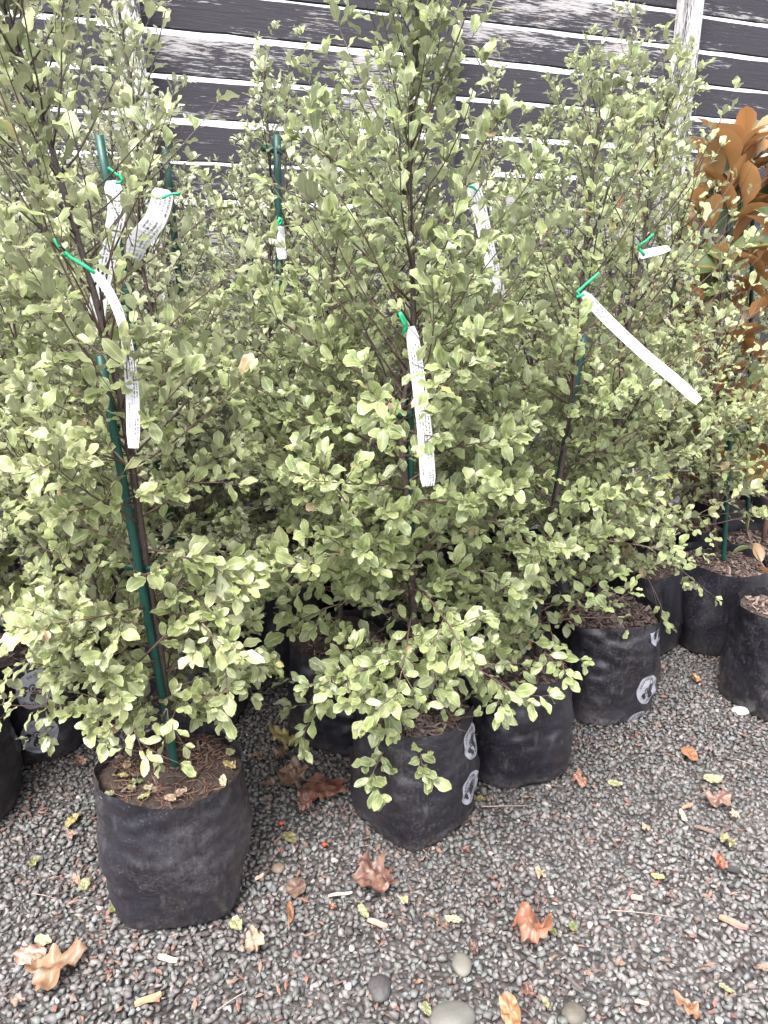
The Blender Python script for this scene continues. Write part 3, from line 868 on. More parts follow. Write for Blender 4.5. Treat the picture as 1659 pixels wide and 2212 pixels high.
simple('potted_shrub', 'shrub half hidden behind the copper-leaved bushes at the right', 1.78, 3.3, 1.55, 37, 'grey', PR_BROAD, 34, .044, .2)
simple('potted_shrub', 'low dark shrub between the right bag and the fence', 1.5, 3.2, 1.35, 38, 'green', PR_BROAD, 34, .044, .2)
simple('potted_shrub', 'shrub behind the second row left of centre, low against the fence', -.75, 3.0, 1.6, 39, 'grey', PR_BROAD, 34, .044, .2)
simple('potted_shrub', 'back shrub between the second left stake and the strapped slim stake', -.3, 2.62, 1.86, 40, 'grey', PR_CONE, 40, .045)
simple('potted_shrub', 'back shrub in the gap left of the dark middle fence post', .12, 2.68, 1.92, 41, 'grey', PR_CONE, 40, .045)
simple('potted_shrub', 'back shrub right of the dark middle fence post, a row ahead of the fence', .62, 2.62, 1.88, 42, 'grey', PR_CONE, 40, .045)
simple('potted_shrub', 'back shrub under the top left corner, hard against the fence', -1.3, 2.85, 2.1, 43, 'grey', PR_BROAD, 40, .045)
simple('potted_shrub', 'back shrub between the pale left post and the first thick stake', -.7, 2.3, 1.8, 44, 'grey', PR_CONE, 40, .045)
# --- magnolias
def magnolia(label, x, y, top, seed, n, L0, lean=(0, 0), sks=(), group='copper-leaved bushes by the fence', bag=(.15, .33)):
    rr = random.Random(seed)
    root, pl = potted('magnolia', label, x, y, bag[0], bag[1], seed, [(.03, .055, .018), (.045, .075, .022), (.26, .135, .05), (.06, .09, .03), (.3, .15, .06)],
                      key='mag%d' % seed, shapes=SH_MAG, mat='magnolia', cat='magnolia', chips=300, group=group)
    b = Vector((x, y, bag[1] - .03)); tp = Vector((x + lean[0], y + lean[1], top))
    path = smooth_path([b, b.lerp(tp, .35) + Vector((.02, 0, 0)), b.lerp(tp, .7) - Vector((.02, 0, 0)), tp], 16)
    g = Geo(); g.tube(path, [.010 * (1 - .6 * i / 16) for i in range(17)], 8); g.build('trunk', M['twig'], root, org=root.location)
    az = 0
    for k in range(n):
        t = .12 + .88 * k / n; i = min(int(t * 16), 15); p = path[i].lerp(path[i + 1], t * 16 - i)
        az += 2.4; an = rad(np.interp(t, [0, 1], [65, 35])); L = np.interp(t, [0, .5, 1], [.22, .26, .1]) * rr.uniform(.7, 1.2)
        d = Vector((math.cos(az) * math.sin(an), math.sin(az) * math.sin(an), math.cos(an)))
        br = wander(p, d, L, rr, 5, .5, .08)
        g = Geo(); g.tube(br, [.004, .0038, .0035, .0032, .0028, .0024], 5); g.build('branch', M['twig'], root, org=root.location)
        for j in range(6):
            f = .3 + .7 * j / 5; q = br[min(5, int(f * 5))]
            ph = j * 2.4 + rr.uniform(0, 1); rv = Vector((math.cos(ph), math.sin(ph), 0))
            ax = (d * .5 + rv * .6 + Vector((0, 0, rr.uniform(-.3, 1.0)))).normalized()
            nn = Vector((0, 0, 1)) - rv * .7 + Vector((rr.gauss(0, .6), rr.gauss(0, .6), 0)); nn -= ax * nn.dot(ax); nn.normalize()
            pl.leaf(q, ax, nn, L0 * rr.uniform(.65, 1.15), rr.randrange(5))
    for a_, b_ in sks: stake(root, a_, b_, .008)
    return root, pl
magnolia('large copper-backed magnolia at the right edge of the picture', 1.23, 2.84, 1.70, 51, 23, .18, (-.02, -.05), ((at(1568, 1150, 2.8), at(1575, 367, 2.8)), (at(1615, 1150, 2.85), at(1628, 340, 2.85))))
magnolia('magnolia in the right foreground bag cut off by the right edge', 1.245, 2.06, .62, 52, 3, .07, (.14, 0))
magnolia('small orange-leaved magnolia peeping out below the right fence post', 1.10, 3.45, 1.84, 53, 9, .12, (0, 0), ((at(1352, 900, 3.4), at(1358, 362, 3.4)),))
magnolia('copper-backed magnolia standing behind the right edge', 1.45, 2.66, 1.70, 54, 17, .18, (-.05, 0))

# --- dark evergreen in the left corner
root, pF = potted('evergreen_shrub', 'dark green feathery evergreen at the far left edge before the fence', -1.62, 2.75, .15, .33, 61, [(.03, .05, .014), (.045, .07, .018), (.06, .085, .025), (.035, .06, .02), (.05, .075, .02)],
                  key='eg', shapes=[leaf_shape(i + 200, LO, .12, .05, .05) for i in range(6)], cat='evergreen', chips=100, group='evergreen by the fence')
rr = random.Random(61)
b = Vector((-1.62, 2.75, .3)); tp = Vector((-1.6, 2.75, 1.95))
shrub(pF, [[b, b.lerp(tp, .5), tp]], rr, [(0, .25), (.4, .34), (.8, .25), (1, .08)], 46, .05, 6, .08, .14, .009, spacing=.32)

# ------------------------------------------------------------------ leaves become geometry
# where the photograph shows stakes, labels and mulch through the leaves, the shrubs are thinner in front of them
THIN = [((385, 1690), (216, 768), 15, .75, 1.40), ((888, 705), (925, 1050), 20, .72, 1.6), ((868, 1040), (890, 420), 10, .6, 1.6),
        ((1258, 632), (1510, 868), 16, .9, 1.9), ((200, 585), (276, 750), 13, .7, 1.4), ((280, 760), (288, 968), 13, .6, 1.4),
        ((240, 390), (204, 708), 22, .6, 1.9), ((350, 405), (290, 550), 26, .75, 2.1), ((214, 292), (240, 420), 15, .85, 2.2),
        ((357, 322), (380, 500), 13, .8, 2.6), ((598, 292), (606, 400), 18, .8, 2.5), ((1262, 725), (1140, 1400), 10, .5, 2.0), ((603, 465), (606, 490), 10, .5, 2.3),
        ((1020, 398), (1082, 650), 16, .6, 2.0), ((1380, 552), (1412, 505), 16, .8, 2.0), ((280, 968), (140, 420), 8, .45, 1.5),
        ((1225, 1320), (1385, 1320), 58, .82, 2.3), ((290, 1655), (470, 1660), 60, .5, 1.5), ((1070, 1455), (1200, 1440), 34, .6, 1.9),
        ((25, 1440), (60, 1560), 48, .75, 1.8), ((1585, 260), (1590, 760), 85, .68, 2.75), ((1560, 1130), (1562, 1225), 60, .7, 2.6), ((470, 60), (440, 220), 80, .5, 9), ((1010, 1590), (1000, 1740), 42, .95, 1.7), ((960, 1540), (975, 1600), 45, .6, 1.6), ((0, 1730), (190, 1730), 62, 1.0, 1.7)]
def thinned(ctr, q):
    z = ctr[:, 1] * CP + (CAM_H - ctr[:, 2]) * SP
    yu = ctr[:, 1] * SP + (ctr[:, 2] - CAM_H) * CP
    x, y = 829.5 + FPX * ctr[:, 0] / z, 1106 - FPX * yu / z
    out = np.zeros(len(ctr), bool)
    for (x0, y0), (x1, y1), hw, pr, far in THIN:
        dx, dy = x1 - x0, y1 - y0
        f = np.clip(((x - x0) * dx + (y - y0) * dy) / (dx * dx + dy * dy), 0, 1)
        d = np.hypot(x - x0 - f * dx, y - y0 - f * dy)
        out |= (d < hw + 8) & (ctr[:, 1] < far) & (np.array([q.random() for _ in range(len(ctr))]) < pr)
    return out
cell = {}
for pl in PLANTS:
    pl.P = np.array(pl.P); pl.A = np.array(pl.A); pl.N = np.array(pl.N); pl.L = np.array(pl.L); pl.C = np.array(pl.C)
    ctr = pl.P + pl.A * (pl.L[:, None] * .5)
    keep = (pl.P[:, 2] > .05) & (ctr[:, 1] > .95)
    if pl.mat == 'leaf': keep &= ~thinned(ctr, random.Random(len(ctr)))
    for k in 'PANLC': setattr(pl, k, getattr(pl, k)[keep])
    ctr = ctr[keep]
    z = ctr[:, 1] * CP + (CAM_H - ctr[:, 2]) * SP
    yu = ctr[:, 1] * SP + (ctr[:, 2] - CAM_H) * CP
    pl.sx = 829.5 + FPX * ctr[:, 0] / z; pl.sy = 1106 - FPX * yu / z; pl.z = z
    pl.ci = (pl.sx // 14).astype(int) * 1000 + (pl.sy // 14).astype(int)
    for c, d in zip(pl.ci, z):
        if d < cell.get(c, 9e9): cell[c] = d
nleaf = 0
for pi, pl in enumerate(PLANTS):
    n = len(pl.P); nleaf += n
    q = random.Random(pi); org = np.array(pl.root.location)
    inview = (pl.sx > 0) & (pl.sx < 1659) & (pl.sy > 0) & (pl.sy < 2212)
    near = np.array([cell[c] for c in pl.ci])
    view = np.stack([pl.P[:, 0], pl.P[:, 1], pl.P[:, 2] - CAM_H], 1); view /= np.linalg.norm(view, axis=1)[:, None]
    facing = .35 + np.abs((view * pl.N).sum(1))
    score = pl.L / pl.z * facing * np.where(pl.z < near + .05, 1.0, .15) * inview
    order = np.argsort(-score)
    nsing = int(min(300, (score > .006).sum()))
    sing = order[:nsing]; rest = order[nsing:]
    side = np.cross(pl.A, pl.N)
    ns = len(pl.shapes)
    vi = np.array([q.randrange(ns) for _ in range(n)])
    for i in sing:                                               # the leaves that show largest: one object each
        me = leaf_mesh(int(vi[i]), int(pl.C[i]), pl.tone if isinstance(pl.tone, str) else tuple(pl.tone), pl.shapes, pl.key, pl.mat)
        o = bpy.data.objects.new('leaf', me); COL.objects.link(o); o.parent = pl.root
        s_, a_, n_, L_ = side[i], pl.A[i], pl.N[i], pl.L[i]; p_ = pl.P[i] - org
        o.matrix_basis = Matrix(((s_[0] * L_, a_[0] * L_, n_[0] * L_, p_[0]), (s_[1] * L_, a_[1] * L_, n_[1] * L_, p_[1]), (s_[2] * L_, a_[2] * L_, n_[2] * L_, p_[2]), (0, 0, 0, 1)))
    VV, FF, UU, CC = [], [], [], []; off = 0
    pal = np.array((TONES[pl.tone] if isinstance(pl.tone, str) else list(pl.tone)) + ODD)
    rs = np.random.RandomState(pi)
    for v in range(ns):
        ix = rest[vi[rest] == v]
        if not len(ix): continue
        V, F, UV = pl.shapes[v]
        W = (side[ix][:, None, :] * V[None, :, 0:1] + pl.A[ix][:, None, :] * V[None, :, 1:2] + pl.N[ix][:, None, :] * V[None, :, 2:3]) * pl.L[ix][:, None, None] + (pl.P[ix] - org)[:, None, :]
        VV.append(W.reshape(-1, 3))
        FF.append((F[None] + (off + np.arange(len(ix)) * len(V))[:, None, None]).reshape(-1, 3))
        UU.append(np.tile(UV, (len(ix), 1)))
        c = pal[pl.C[ix]] * rs.uniform(.82, 1.18, (len(ix), 1))
        CC.append(np.repeat(c, len(V), 0)); off += len(ix) * len(V)
    if VV:
        me = np_mesh('foliage', np.vstack(VV), np.vstack(FF))
        tag(finish('foliage', me, M[pl.mat], pl.root, True, uv=np.vstack(UU), col=np.vstack(CC)), kind='stuff')
print('leaves', nleaf)

# ------------------------------------------------------------------ plant labels hanging in the shrubs
def plant_label(label, pts, Y, width, tiepts, twist=None, w2=None, group='white plastic plant labels'):
    P = smooth_path([at(a, b, Y + (c[0] if c else 0)) for a, b, *c in pts], 18)
    root = empty('plant_label', P[0]); tag(root, label, 'plant label', group)
    V, F, UV = [], [], []
    n = len(P)
    for i, p in enumerate(P):
        d = (P[min(i + 1, n - 1)] - P[max(i - 1, 0)]).normalized()
        f = i / (n - 1)
        fw = np.interp(f, [0, .5, 1], twist) if twist else 0
        s_ = d.cross(Vector((0, -1, 0))).normalized()
        nn = s_.cross(d)
        s_ = s_ * math.cos(fw) + nn * math.sin(fw); nn = s_.cross(d)
        ww = width * (np.interp(f, [0, .06, .94, 1], [.55, 1, 1, .75])) * (1 if w2 is None else np.interp(f, [0, 1], [1, w2]))
        for k, (e, h) in enumerate(((-.5, 1), (.5, 1), (.5, -1), (-.5, -1))):
            V.append(p + s_ * (ww * e) + nn * (.0004 * h) - root.location); UV.append((e + .5, f))
    for i in range(n - 1):
        for k in range(4): F.append((i * 4 + k, i * 4 + (k + 1) % 4, (i + 1) * 4 + (k + 1) % 4, (i + 1) * 4 + k))
    F.append((3, 2, 1, 0)); F.append(tuple((n - 1) * 4 + k for k in range(4)))
    mesh_obj('label_strip', V, F, M['label'], root, False, uv=UV)
    for tp in tiepts:
        g = Geo(); q = smooth_path([at(a, b, Y - .012) for a, b in tp], 8)
        g.tube(q, .0030, 6)
        g.build('twist_tie', M['tie'], root, org=root.location)
    return root
plant_label('printed white label hanging beside the centre stem above the grey-green rosette', [(888, 705), (905, 830), (918, 940), (925, 1050)], 1.42, .0235, [[(870, 722), (878, 700), (868, 680), (862, 674), (868, 690), (880, 712)]], None, 1.35)
plant_label('long white label slanting down to the right from a right-hand stem', [(1258, 632), (1312, 690, .02), (1395, 768, .03), (1460, 822, .0), (1510, 868, -.02)], 1.66, .023, [[(1246, 632), (1268, 612), (1294, 590)], [(1246, 628), (1252, 640), (1244, 642), (1262, 636)]], None)
plant_label('twisted white label curving down beside the front left stake', [(200, 585), (232, 625), (258, 680), (276, 750), (286, 850), (288, 968)], 1.18, .021, [[(205, 590), (180, 572), (158, 560), (146, 550), (140, 542), (148, 546), (138, 552)], [(128, 534), (118, 516)]], [1.15, 1.2, .2])
plant_label('barcoded white label hanging under the thick left stake', [(240, 390), (252, 450), (238, 530), (218, 620), (204, 708)], 1.80, .038, [[(234, 362), (246, 372), (256, 380)], [(258, 376), (264, 392), (250, 395)]], [.2, .5, .3])
plant_label('looped white label tied beside the second left stake', [(352, 408), (348, 440), (332, 480), (300, 520), (285, 560)], 1.95, .05, [[(350, 428), (368, 420), (388, 418)]], [.1, .3, .8])
plant_label('white label folded down between the centre and right shrubs', [(1020, 398), (1035, 450), (1055, 540), (1082, 650)], 1.9, .034, [[(1012, 402), (1022, 405), (1032, 414)], [(986, 414), (1000, 402)]], [.2, .1, .4])
plant_label('short white label with a green tie in the right-hand foliage', [(1380, 552), (1405, 545), (1430, 540), (1446, 535)], 1.86, .02, [[(1412, 505), (1396, 520), (1380, 532), (1392, 552)]], [.1, .5, 1.0])
plant_label('white label mostly hidden under a green tie left of the centre shrub', [(603, 488), (605, 520), (610, 560)], 2.1, .026, [[(602, 470), (610, 478), (600, 486), (604, 470)]], [.1, .3, .5])

# ------------------------------------------------------------------ gravel
rs = np.random.RandomState(5)
def hull_stone(seed):
    import bmesh
    r = random.Random(seed); bm = bmesh.new()
    sx, sy, sz = 1, r.uniform(.62, .95), r.uniform(.42, .7)
    for _ in range(13):
        v = Vector((r.gauss(0, 1), r.gauss(0, 1), r.gauss(0, 1))).normalized() * r.uniform(.88, 1.05)
        bm.verts.new((v.x * sx, v.y * sy, v.z * sz))
    o = bmesh.ops.convex_hull(bm, input=bm.verts)
    bmesh.ops.delete(bm, geom=[v for v in bm.verts if not v.link_faces], context='VERTS')
    bmesh.ops.triangulate(bm, faces=bm.faces)
    bm.verts.index_update()
    V = np.array([v.co[:] for v in bm.verts]); F = np.array([[v.index for v in f.verts] for f in bm.faces]); bm.free()
    return V, F
STN = [hull_stone(i) for i in range(28)]
pts = []
sp = .0134
ys = np.arange(.80, 3.0, sp * .87)
bags = [pl.bag for pl in PLANTS]
for j, y in enumerate(ys):
    hw = .56 * y + .42
    if y > 2.3: hw = min(hw, 1.7)
    xs = np.arange(-hw, hw, sp) + (sp / 2 if j % 2 else 0)
    pts.append(np.stack([xs, np.full_like(xs, y)], 1))
G = np.vstack(pts); G += rs.uniform(-.45, .45, G.shape) * sp
ok = np.ones(len(G), bool)
for b in bags: ok &= ((G[:, 0] - b.x) ** 2 + (G[:, 1] - b.y) ** 2) > (b.R * .86) ** 2
G = G[ok]
n = len(G)
size = np.clip(rs.lognormal(math.log(.0086), .23, n), .0045, .0135)
zz = size * rs.uniform(.1, .65, n) + .004 * np.array([noise.noise(Vector((a * 3, b_ * 3, 0))) for a, b_ in G])
palg = np.array([(.155, .15, .145), (.20, .192, .185), (.12, .12, .12), (.155, .168, .155), (.235, .222, .21), (.11, .088, .078), (.16, .138, .124), (.06, .056, .058), (.36, .35, .33), (.16, .175, .178)])
pw = np.array([.24, .17, .17, .16, .05, .07, .05, .04, .012, .05])
ci = rs.choice(len(palg), n, p=pw / pw.sum())
patch = np.array([noise.noise(Vector((a * 2.1, b_ * 2.1, 7))) for a, b_ in G])
cols = palg[ci] * np.array([.70, .665, .675]) * rs.uniform(.8, 1.2, (n, 1)) * (1 + .25 * patch[:, None])
vi = rs.randint(0, len(STN), n)
qn = rs.normal(size=(n, 4)); qn[:, 1:3] *= .28; qn /= np.linalg.norm(qn, axis=1)[:, None]
w_, x_, y_, z_ = qn.T
RM = np.stack([1 - 2 * (y_ * y_ + z_ * z_), 2 * (x_ * y_ - z_ * w_), 2 * (x_ * z_ + y_ * w_), 2 * (x_ * y_ + z_ * w_), 1 - 2 * (x_ * x_ + z_ * z_), 2 * (y_ * z_ - x_ * w_), 2 * (x_ * z_ - y_ * w_), 2 * (y_ * z_ + x_ * w_), 1 - 2 * (x_ * x_ + y_ * y_)], 1).reshape(n, 3, 3)
VV, FF, CC = [], [], []; off = 0
for v in range(len(STN)):
    ix = np.where(vi == v)[0]
    V, F = STN[v]
    W = np.einsum('nij,vj->nvi', RM[ix], V) * size[ix][:, None, None]
    W[:, :, 0] += G[ix, 0][:, None]; W[:, :, 1] += G[ix, 1][:, None]; W[:, :, 2] += zz[ix][:, None]
    VV.append(W.reshape(-1, 3)); FF.append((F[None] + (off + np.arange(len(ix)) * len(V))[:, None, None]).reshape(-1, 3))
    CC.append(np.repeat(cols[ix], len(V), 0)); off += len(ix) * len(V)
me = np_mesh('gravel', np.vstack(VV), np.vstack(FF))
tag(finish('gravel', me, M['stone'], None, False, col=np.vstack(CC)), kind='stuff')
print('stones', n)

# ------------------------------------------------------------------ single larger stones
def river_stone(label, px, py, wpx, hpx, c, seed, group='smooth larger stones lying in the gravel'):
    p = gnd(px, py, .006); dpt = depth_of(p); a = wpx / FPX * dpt / 2
    b_ = hpx / FPX * dpt / 2 / .72
    q = random.Random(seed); V, F = [], []; n, m = 22, 12; off = Vector((seed, 3, 1))
    for j in range(m + 1):
        for i in range(n):
            th, ph = 6.2832 * i / n, math.pi * j / m
            d = Vector((math.cos(th) * math.sin(ph), math.sin(th) * math.sin(ph), math.cos(ph)))
            r = 1 + .16 * noise.noise(d * 1.2 + off)
            V.append((d.x * a * r, d.y * b_ * r, d.z * min(a, b_) * .55 * r))
    for j in range(m):
        for i in range(n): F.append((j * n + i, (j + 1) * n + i, (j + 1) * n + (i + 1) % n, j * n + (i + 1) % n))
    o = mesh_obj('stone', V, F, M['stone'], None, True, loc=(p.x, p.y, .010), col=[[x * .47 for x in c]] * len(V))
    tag(o, label, 'stone', group)
river_stone('large smooth grey stone cut by the bottom edge of the picture', 978, 2202, 100, 52, (.2, .195, .175), 1)
river_stone('round tan-grey stone above the large smooth stone', 998, 2087, 44, 40, (.24, .225, .19), 2)
river_stone('dark grey rounded stone near the bottom centre', 820, 2138, 52, 46, (.085, .08, .082), 3)
river_stone('brownish flat stone at the bottom right of the large stone', 1239, 2194, 52, 36, (.17, .15, .12), 4)
river_stone('white oblong stone beside the right foreground bag', 1600, 1538, 40, 20, (.7, .68, .66), 5)
river_stone('pinkish tan pebble right of the front left bag', 601, 1878, 28, 20, (.3, .22, .17), 6)

# ------------------------------------------------------------------ fallen leaves, chips and sticks
def fallen(label, kind, px, py, spx, asp, ang, c, crump=.2, seed=None, group='fallen leaves on the gravel', z=.013, base=None, cat='fallen leaf', name='fallen_leaf'):
    seed = seed if seed is not None else int(px * 7 + py)
    crump *= .65
    q = random.Random(seed)
    p = gnd(px, py, z) if base is None else base
    L = spx / FPX * depth_of(p)
    rings, n = 6, 44; V, F, UV, C = [], [], [], []
    off = Vector((q.uniform(0, 50), q.uniform(0, 50), 0))
    for j in range(rings + 1):
        for i in range(n):
            th = 6.2832 * i / n
            if kind == 'maple':
                r = .5 * (.66 + .22 * abs(math.cos(2.5 * (th - 1.5708))) ** 1.2 + .12 * abs(math.cos(7.5 * th)) ** 2) * (1.0 if math.sin(th) > -.75 else .62)
            elif kind == 'lobed':
                r = .5 * (.42 + .35 * abs(math.cos(1.5 * (th - 1.5708))) ** 2 + .2 * abs(math.cos(4.5 * th)))
            elif kind == 'torn':
                r = .5 * (.72 + .5 * noise.noise(Vector((math.cos(th) * 1.6, math.sin(th) * 1.6, seed))) )
            else:
                r = .5 * (1 / math.sqrt((math.cos(th) / asp) ** 2 + math.sin(th) ** 2)) * (1 + .05 * math.sin(5 * th + seed)) * (1 + .12 * abs(math.sin(th)) ** 6)
            r *= j / rings
            x, y = r * math.cos(th), r * math.sin(th)
            if kind != 'oval': x *= asp
            v = Vector((x, y, 0)) * 4 + off
            zc = crump * (.6 * noise.noise(v) + .35 * noise.noise(v * 2.3)) * (j / rings) ** .6 + crump * 1.1 * (x * x * (1.8 if kind == 'oval' else 1.0) + .5 * y * y)
            V.append(Vector((x * L, y * L, zc * L)))
            UV.append((.5 + .5 * min(1, max(-1, x / max(.08, asp * .5))), .5 + y))
            k = 1 + .45 * noise.noise(v * 1.4) + .25 * noise.noise(v * 4)
            C.append([max(.004, a * k * .68) for a in c])
    for j in range(rings):
        for i in range(n):
            if j == 0: F.append((i, n + i, n + (i + 1) % n))
            else: F.append((j * n + i, (j + 1) * n + i, (j + 1) * n + (i + 1) % n, j * n + (i + 1) % n))
    zm = min(v.z for v in V)
    R = Euler((q.gauss(0, .14), q.gauss(0, .14), ang)).to_matrix()
    g = Geo(); g.add([R @ v for v in V], F)
    o = mesh_obj(name, g.V, F, M['litter'], None, True, loc=(p.x, p.y, p.z - zm + .002), uv=UV, col=C)
    if kind in ('maple', 'lobed'):
        g = Geo(); s0 = R @ Vector((0, -.3 * L, 0)); s1 = R @ Vector((.05 * L, -.75 * L, 0)); s1.z = s0.z
        g.tube([s0, s0.lerp(s1, .5) + Vector((0, 0, .003)), s1], .0011, 5)
        g.build('leaf_stalk', M['twig'], o)
    return tag(o, label, cat, group)
RED, CRIM, COP, TAN, BRN, PINK = (.14, .035, .025), (.12, .045, .038), (.30, .105, .06), (.25, .14, .075), (.16, .09, .06), (.3, .17, .13)
YEL, PGR, GRN, OLV, ORG = (.34, .29, .09), (.29, .32, .16), (.14, .19, .06), (.2, .2, .08), (.42, .19, .06)
FL = [('reddish crumpled leaf against the foot of the bag left of the centre bag', 'torn', 655, 1745, 60, .7, .4, CRIM, .9),
      ('brown curled leaf between the yellow leaf and the front left bag', 'torn', 560, 1640, 55, .6, 1.1, BRN, .9),
      ('dull brown leaf by the right rim side of the front left bag', 'torn', 580, 1700, 44, .7, 2.2, (.22, .12, .09), .8),
      ('rusty flat leaf lying beyond the front left bag on its left', 'torn', 175, 1650, 50, .7, .8, (.2, .1, .07), .5),
      ('large dark red maple leaf between the front left and centre bags', 'maple', 698, 1712, 118, 1, .5, RED, .3),
      ('crumpled brown maple leaf left of the large dark red one', 'maple', 635, 1690, 85, 1, 1.3, BRN, .8),
      ('crumpled reddish-brown maple leaf below the centre bag', 'maple', 812, 1908, 115, .9, 2.0, CRIM, .9),
      ('curled copper maple leaf in the middle of the open gravel', 'maple', 1150, 2016, 115, .8, 2.7, COP, .9),
      ('big tan lobed leaf at the bottom left', 'lobed', 118, 2098, 150, .8, -.9, TAN, .5),
      ('pinkish brown leaf next to the big tan lobed leaf', 'torn', 66, 2068, 95, .6, 1.4, PINK, .5),
      ('pale tan folded leaf below the front left bag', 'lobed', 548, 2045, 70, .9, .3, (.4, .26, .18), .9),
      ('orange-brown pointed leaf at the bottom edge', 'oval', 1102, 2192, 75, .55, .1, (.32, .15, .06), .5),
      ('narrow brown leaf in the bottom right corner', 'oval', 1483, 2180, 70, .4, .5, (.28, .12, .06), .7),
      ('purplish brown crumpled leaf on the right', 'torn', 1546, 1735, 85, .7, 1.2, (.2, .1, .085), .7),
      ('orange and tan oval leaf on the right gravel', 'oval', 1488, 1631, 52, .62, -.1, (.34, .14, .07), .35),
      ('red curled leaf at the right edge of the gravel', 'oval', 1553, 1868, 44, .45, .2, (.26, .07, .04), 1.0),
      ('rusty torn leaf beside the bag right of the centre', 'torn', 1254, 1691, 48, .8, .4, (.3, .13, .08), .8),
      ('long yellow leaf lying in front of the dark bag left of centre', 'oval', 610, 1598, 68, .5, .9, YEL, .6),
      ('brown shrivelled leaf below the long yellow leaf', 'torn', 606, 1640, 70, .7, .3, BRN, .8),
      ('pale green leaf on the upper right gravel', 'oval', 1540, 1686, 34, .7, 1.2, PGR, .3),
      ('pale green leaf right of the unprinted bag', 'oval', 1328, 1695, 30, .6, .9, PGR, .3),
      ('yellow-green spotted leaf at the foot of the centre bag', 'oval', 1029, 1727, 38, .5, 1.4, OLV, .3),
      ('pale green leaf at the foot of the front left bag', 'oval', 510, 1999, 36, .75, .5, PGR, .4),
      ('pale green leaf left of the front left bag', 'oval', 183, 1914, 32, .75, .2, PGR, .4),
      ('pale leaf above the big tan lobed leaf', 'oval', 93, 2034, 36, .7, 1.2, (.42, .44, .25), .3),
      ('olive leaf between the two foremost bags', 'oval', 626, 1811, 36, .65, .8, OLV, .3),
      ('yellow leaf at the upper left gravel', 'oval', 156, 1776, 36, .5, -.3, YEL, .5),
      ('green leaf at the left edge of the gravel', 'oval', 74, 1865, 32, .5, .1, GRN, .4),
      ('green leaf touching the left side of the front left bag', 'oval', 246, 1962, 30, .6, .1, GRN, .4),
      ('pale green leaf under the crumpled reddish-brown leaf', 'oval', 784, 1972, 34, .55, .5, PGR, .4),
      ('green leaf touching the curled copper leaf', 'oval', 1194, 2014, 26, .6, .3, GRN, .4),
      ('green leaf right of the curled copper leaf', 'oval', 1238, 2004, 26, .7, 0, GRN, .3),
      ('whitish leaf left of the curled copper leaf', 'oval', 979, 1989, 34, .7, 1.3, (.48, .48, .3), .4),
      ('pale yellow leaf below the crumpled reddish-brown leaf', 'torn', 871, 1948, 34, .7, .3, (.45, .4, .2), .6),
      ('yellow-green leaf in the right half of the gravel', 'oval', 1421, 1897, 26, .6, 1.4, (.36, .4, .14), .4),
      ('crumpled yellow-green leaf near the right edge', 'torn', 1570, 1822, 46, .7, .6, OLV, .8),
      ('thin brown curled leaf left of the copper leaf', 'oval', 950, 1999, 46, .3, .6, BRN, .9),
      ('small tan leaf in the middle right gravel', 'torn', 1166, 1891, 36, .7, .4, (.4, .24, .14), .6),
      ('small red-brown leaf left of the small tan leaf', 'torn', 1064, 1902, 36, .4, .2, CRIM, .8),
      ('pale green leaf near the bottom right edge', 'oval', 1569, 2139, 30, .6, 1, PGR, .4),
      ('green leaf beside the large smooth stone', 'oval', 921, 2182, 30, .6, .4, GRN, .4),
      ('olive folded leaf at the bottom right of the large stone', 'torn', 1180, 2172, 40, .6, .2, OLV, .7),
      ('brown wrinkled leaf above the orange-brown pointed leaf', 'torn', 1142, 2148, 56, .6, .8, CRIM, .8),
      ('small red-brown leaf below the curled copper leaf', 'torn', 1022, 2052, 34, .7, .1, CRIM, .8),
      ('rust curled strip of leaf below the centre left gravel', 'oval', 628, 1990, 60, .25, .2, (.35, .16, .07), 1.1),
      ('small orange leaf scrap right of the rust strip', 'torn', 716, 1962, 34, .5, .7, (.3, .11, .06), .7),
      ('dark brown round leaf between the foremost bags', 'oval', 640, 1921, 46, .95, .2, (.1, .055, .045), .3),
      ('pink leaf scrap beside the left pale green leaf', 'torn', 163, 1908, 40, .6, .3, PINK, .7),
      ('brown leaf scrap above the left pale green leaf', 'torn', 156, 1808, 44, .6, .9, (.19, .11, .09), .6),
      ('pinkish leaf at the left bottom edge', 'torn', 40, 2165, 64, .55, .9, PINK, .6),
      ('tan leaf near the left bag cut off by the edge', 'torn', 120, 1612, 40, .6, 1, (.34, .18, .12), .5),
      ('white-tan leaf beside the purplish brown leaf', 'torn', 1588, 1764, 30, .7, .5, (.45, .36, .25), .6),
      ('pale leaf under the purplish brown leaf', 'oval', 1475, 1765, 28, .4, .1, (.45, .45, .3), .4),
      ('tan star-shaped leaf left of the purplish leaf', 'torn', 1396, 1792, 32, .7, .5, (.42, .32, .2), .7),
      ('brown leaf by the right foot of the printed bag', 'torn', 1420, 1445, 46, .7, .6, (.26, .12, .09), .6),
      ('brown leaf cut by the right edge of the picture', 'torn', 1650, 2095, 44, .6, 1.3, PINK, .5),
      ('orange scrap between the printed bag and the right foreground bag', 'torn', 1505, 1470, 28, .7, .6, ORG, .6)]
for a in FL: fallen(*a)
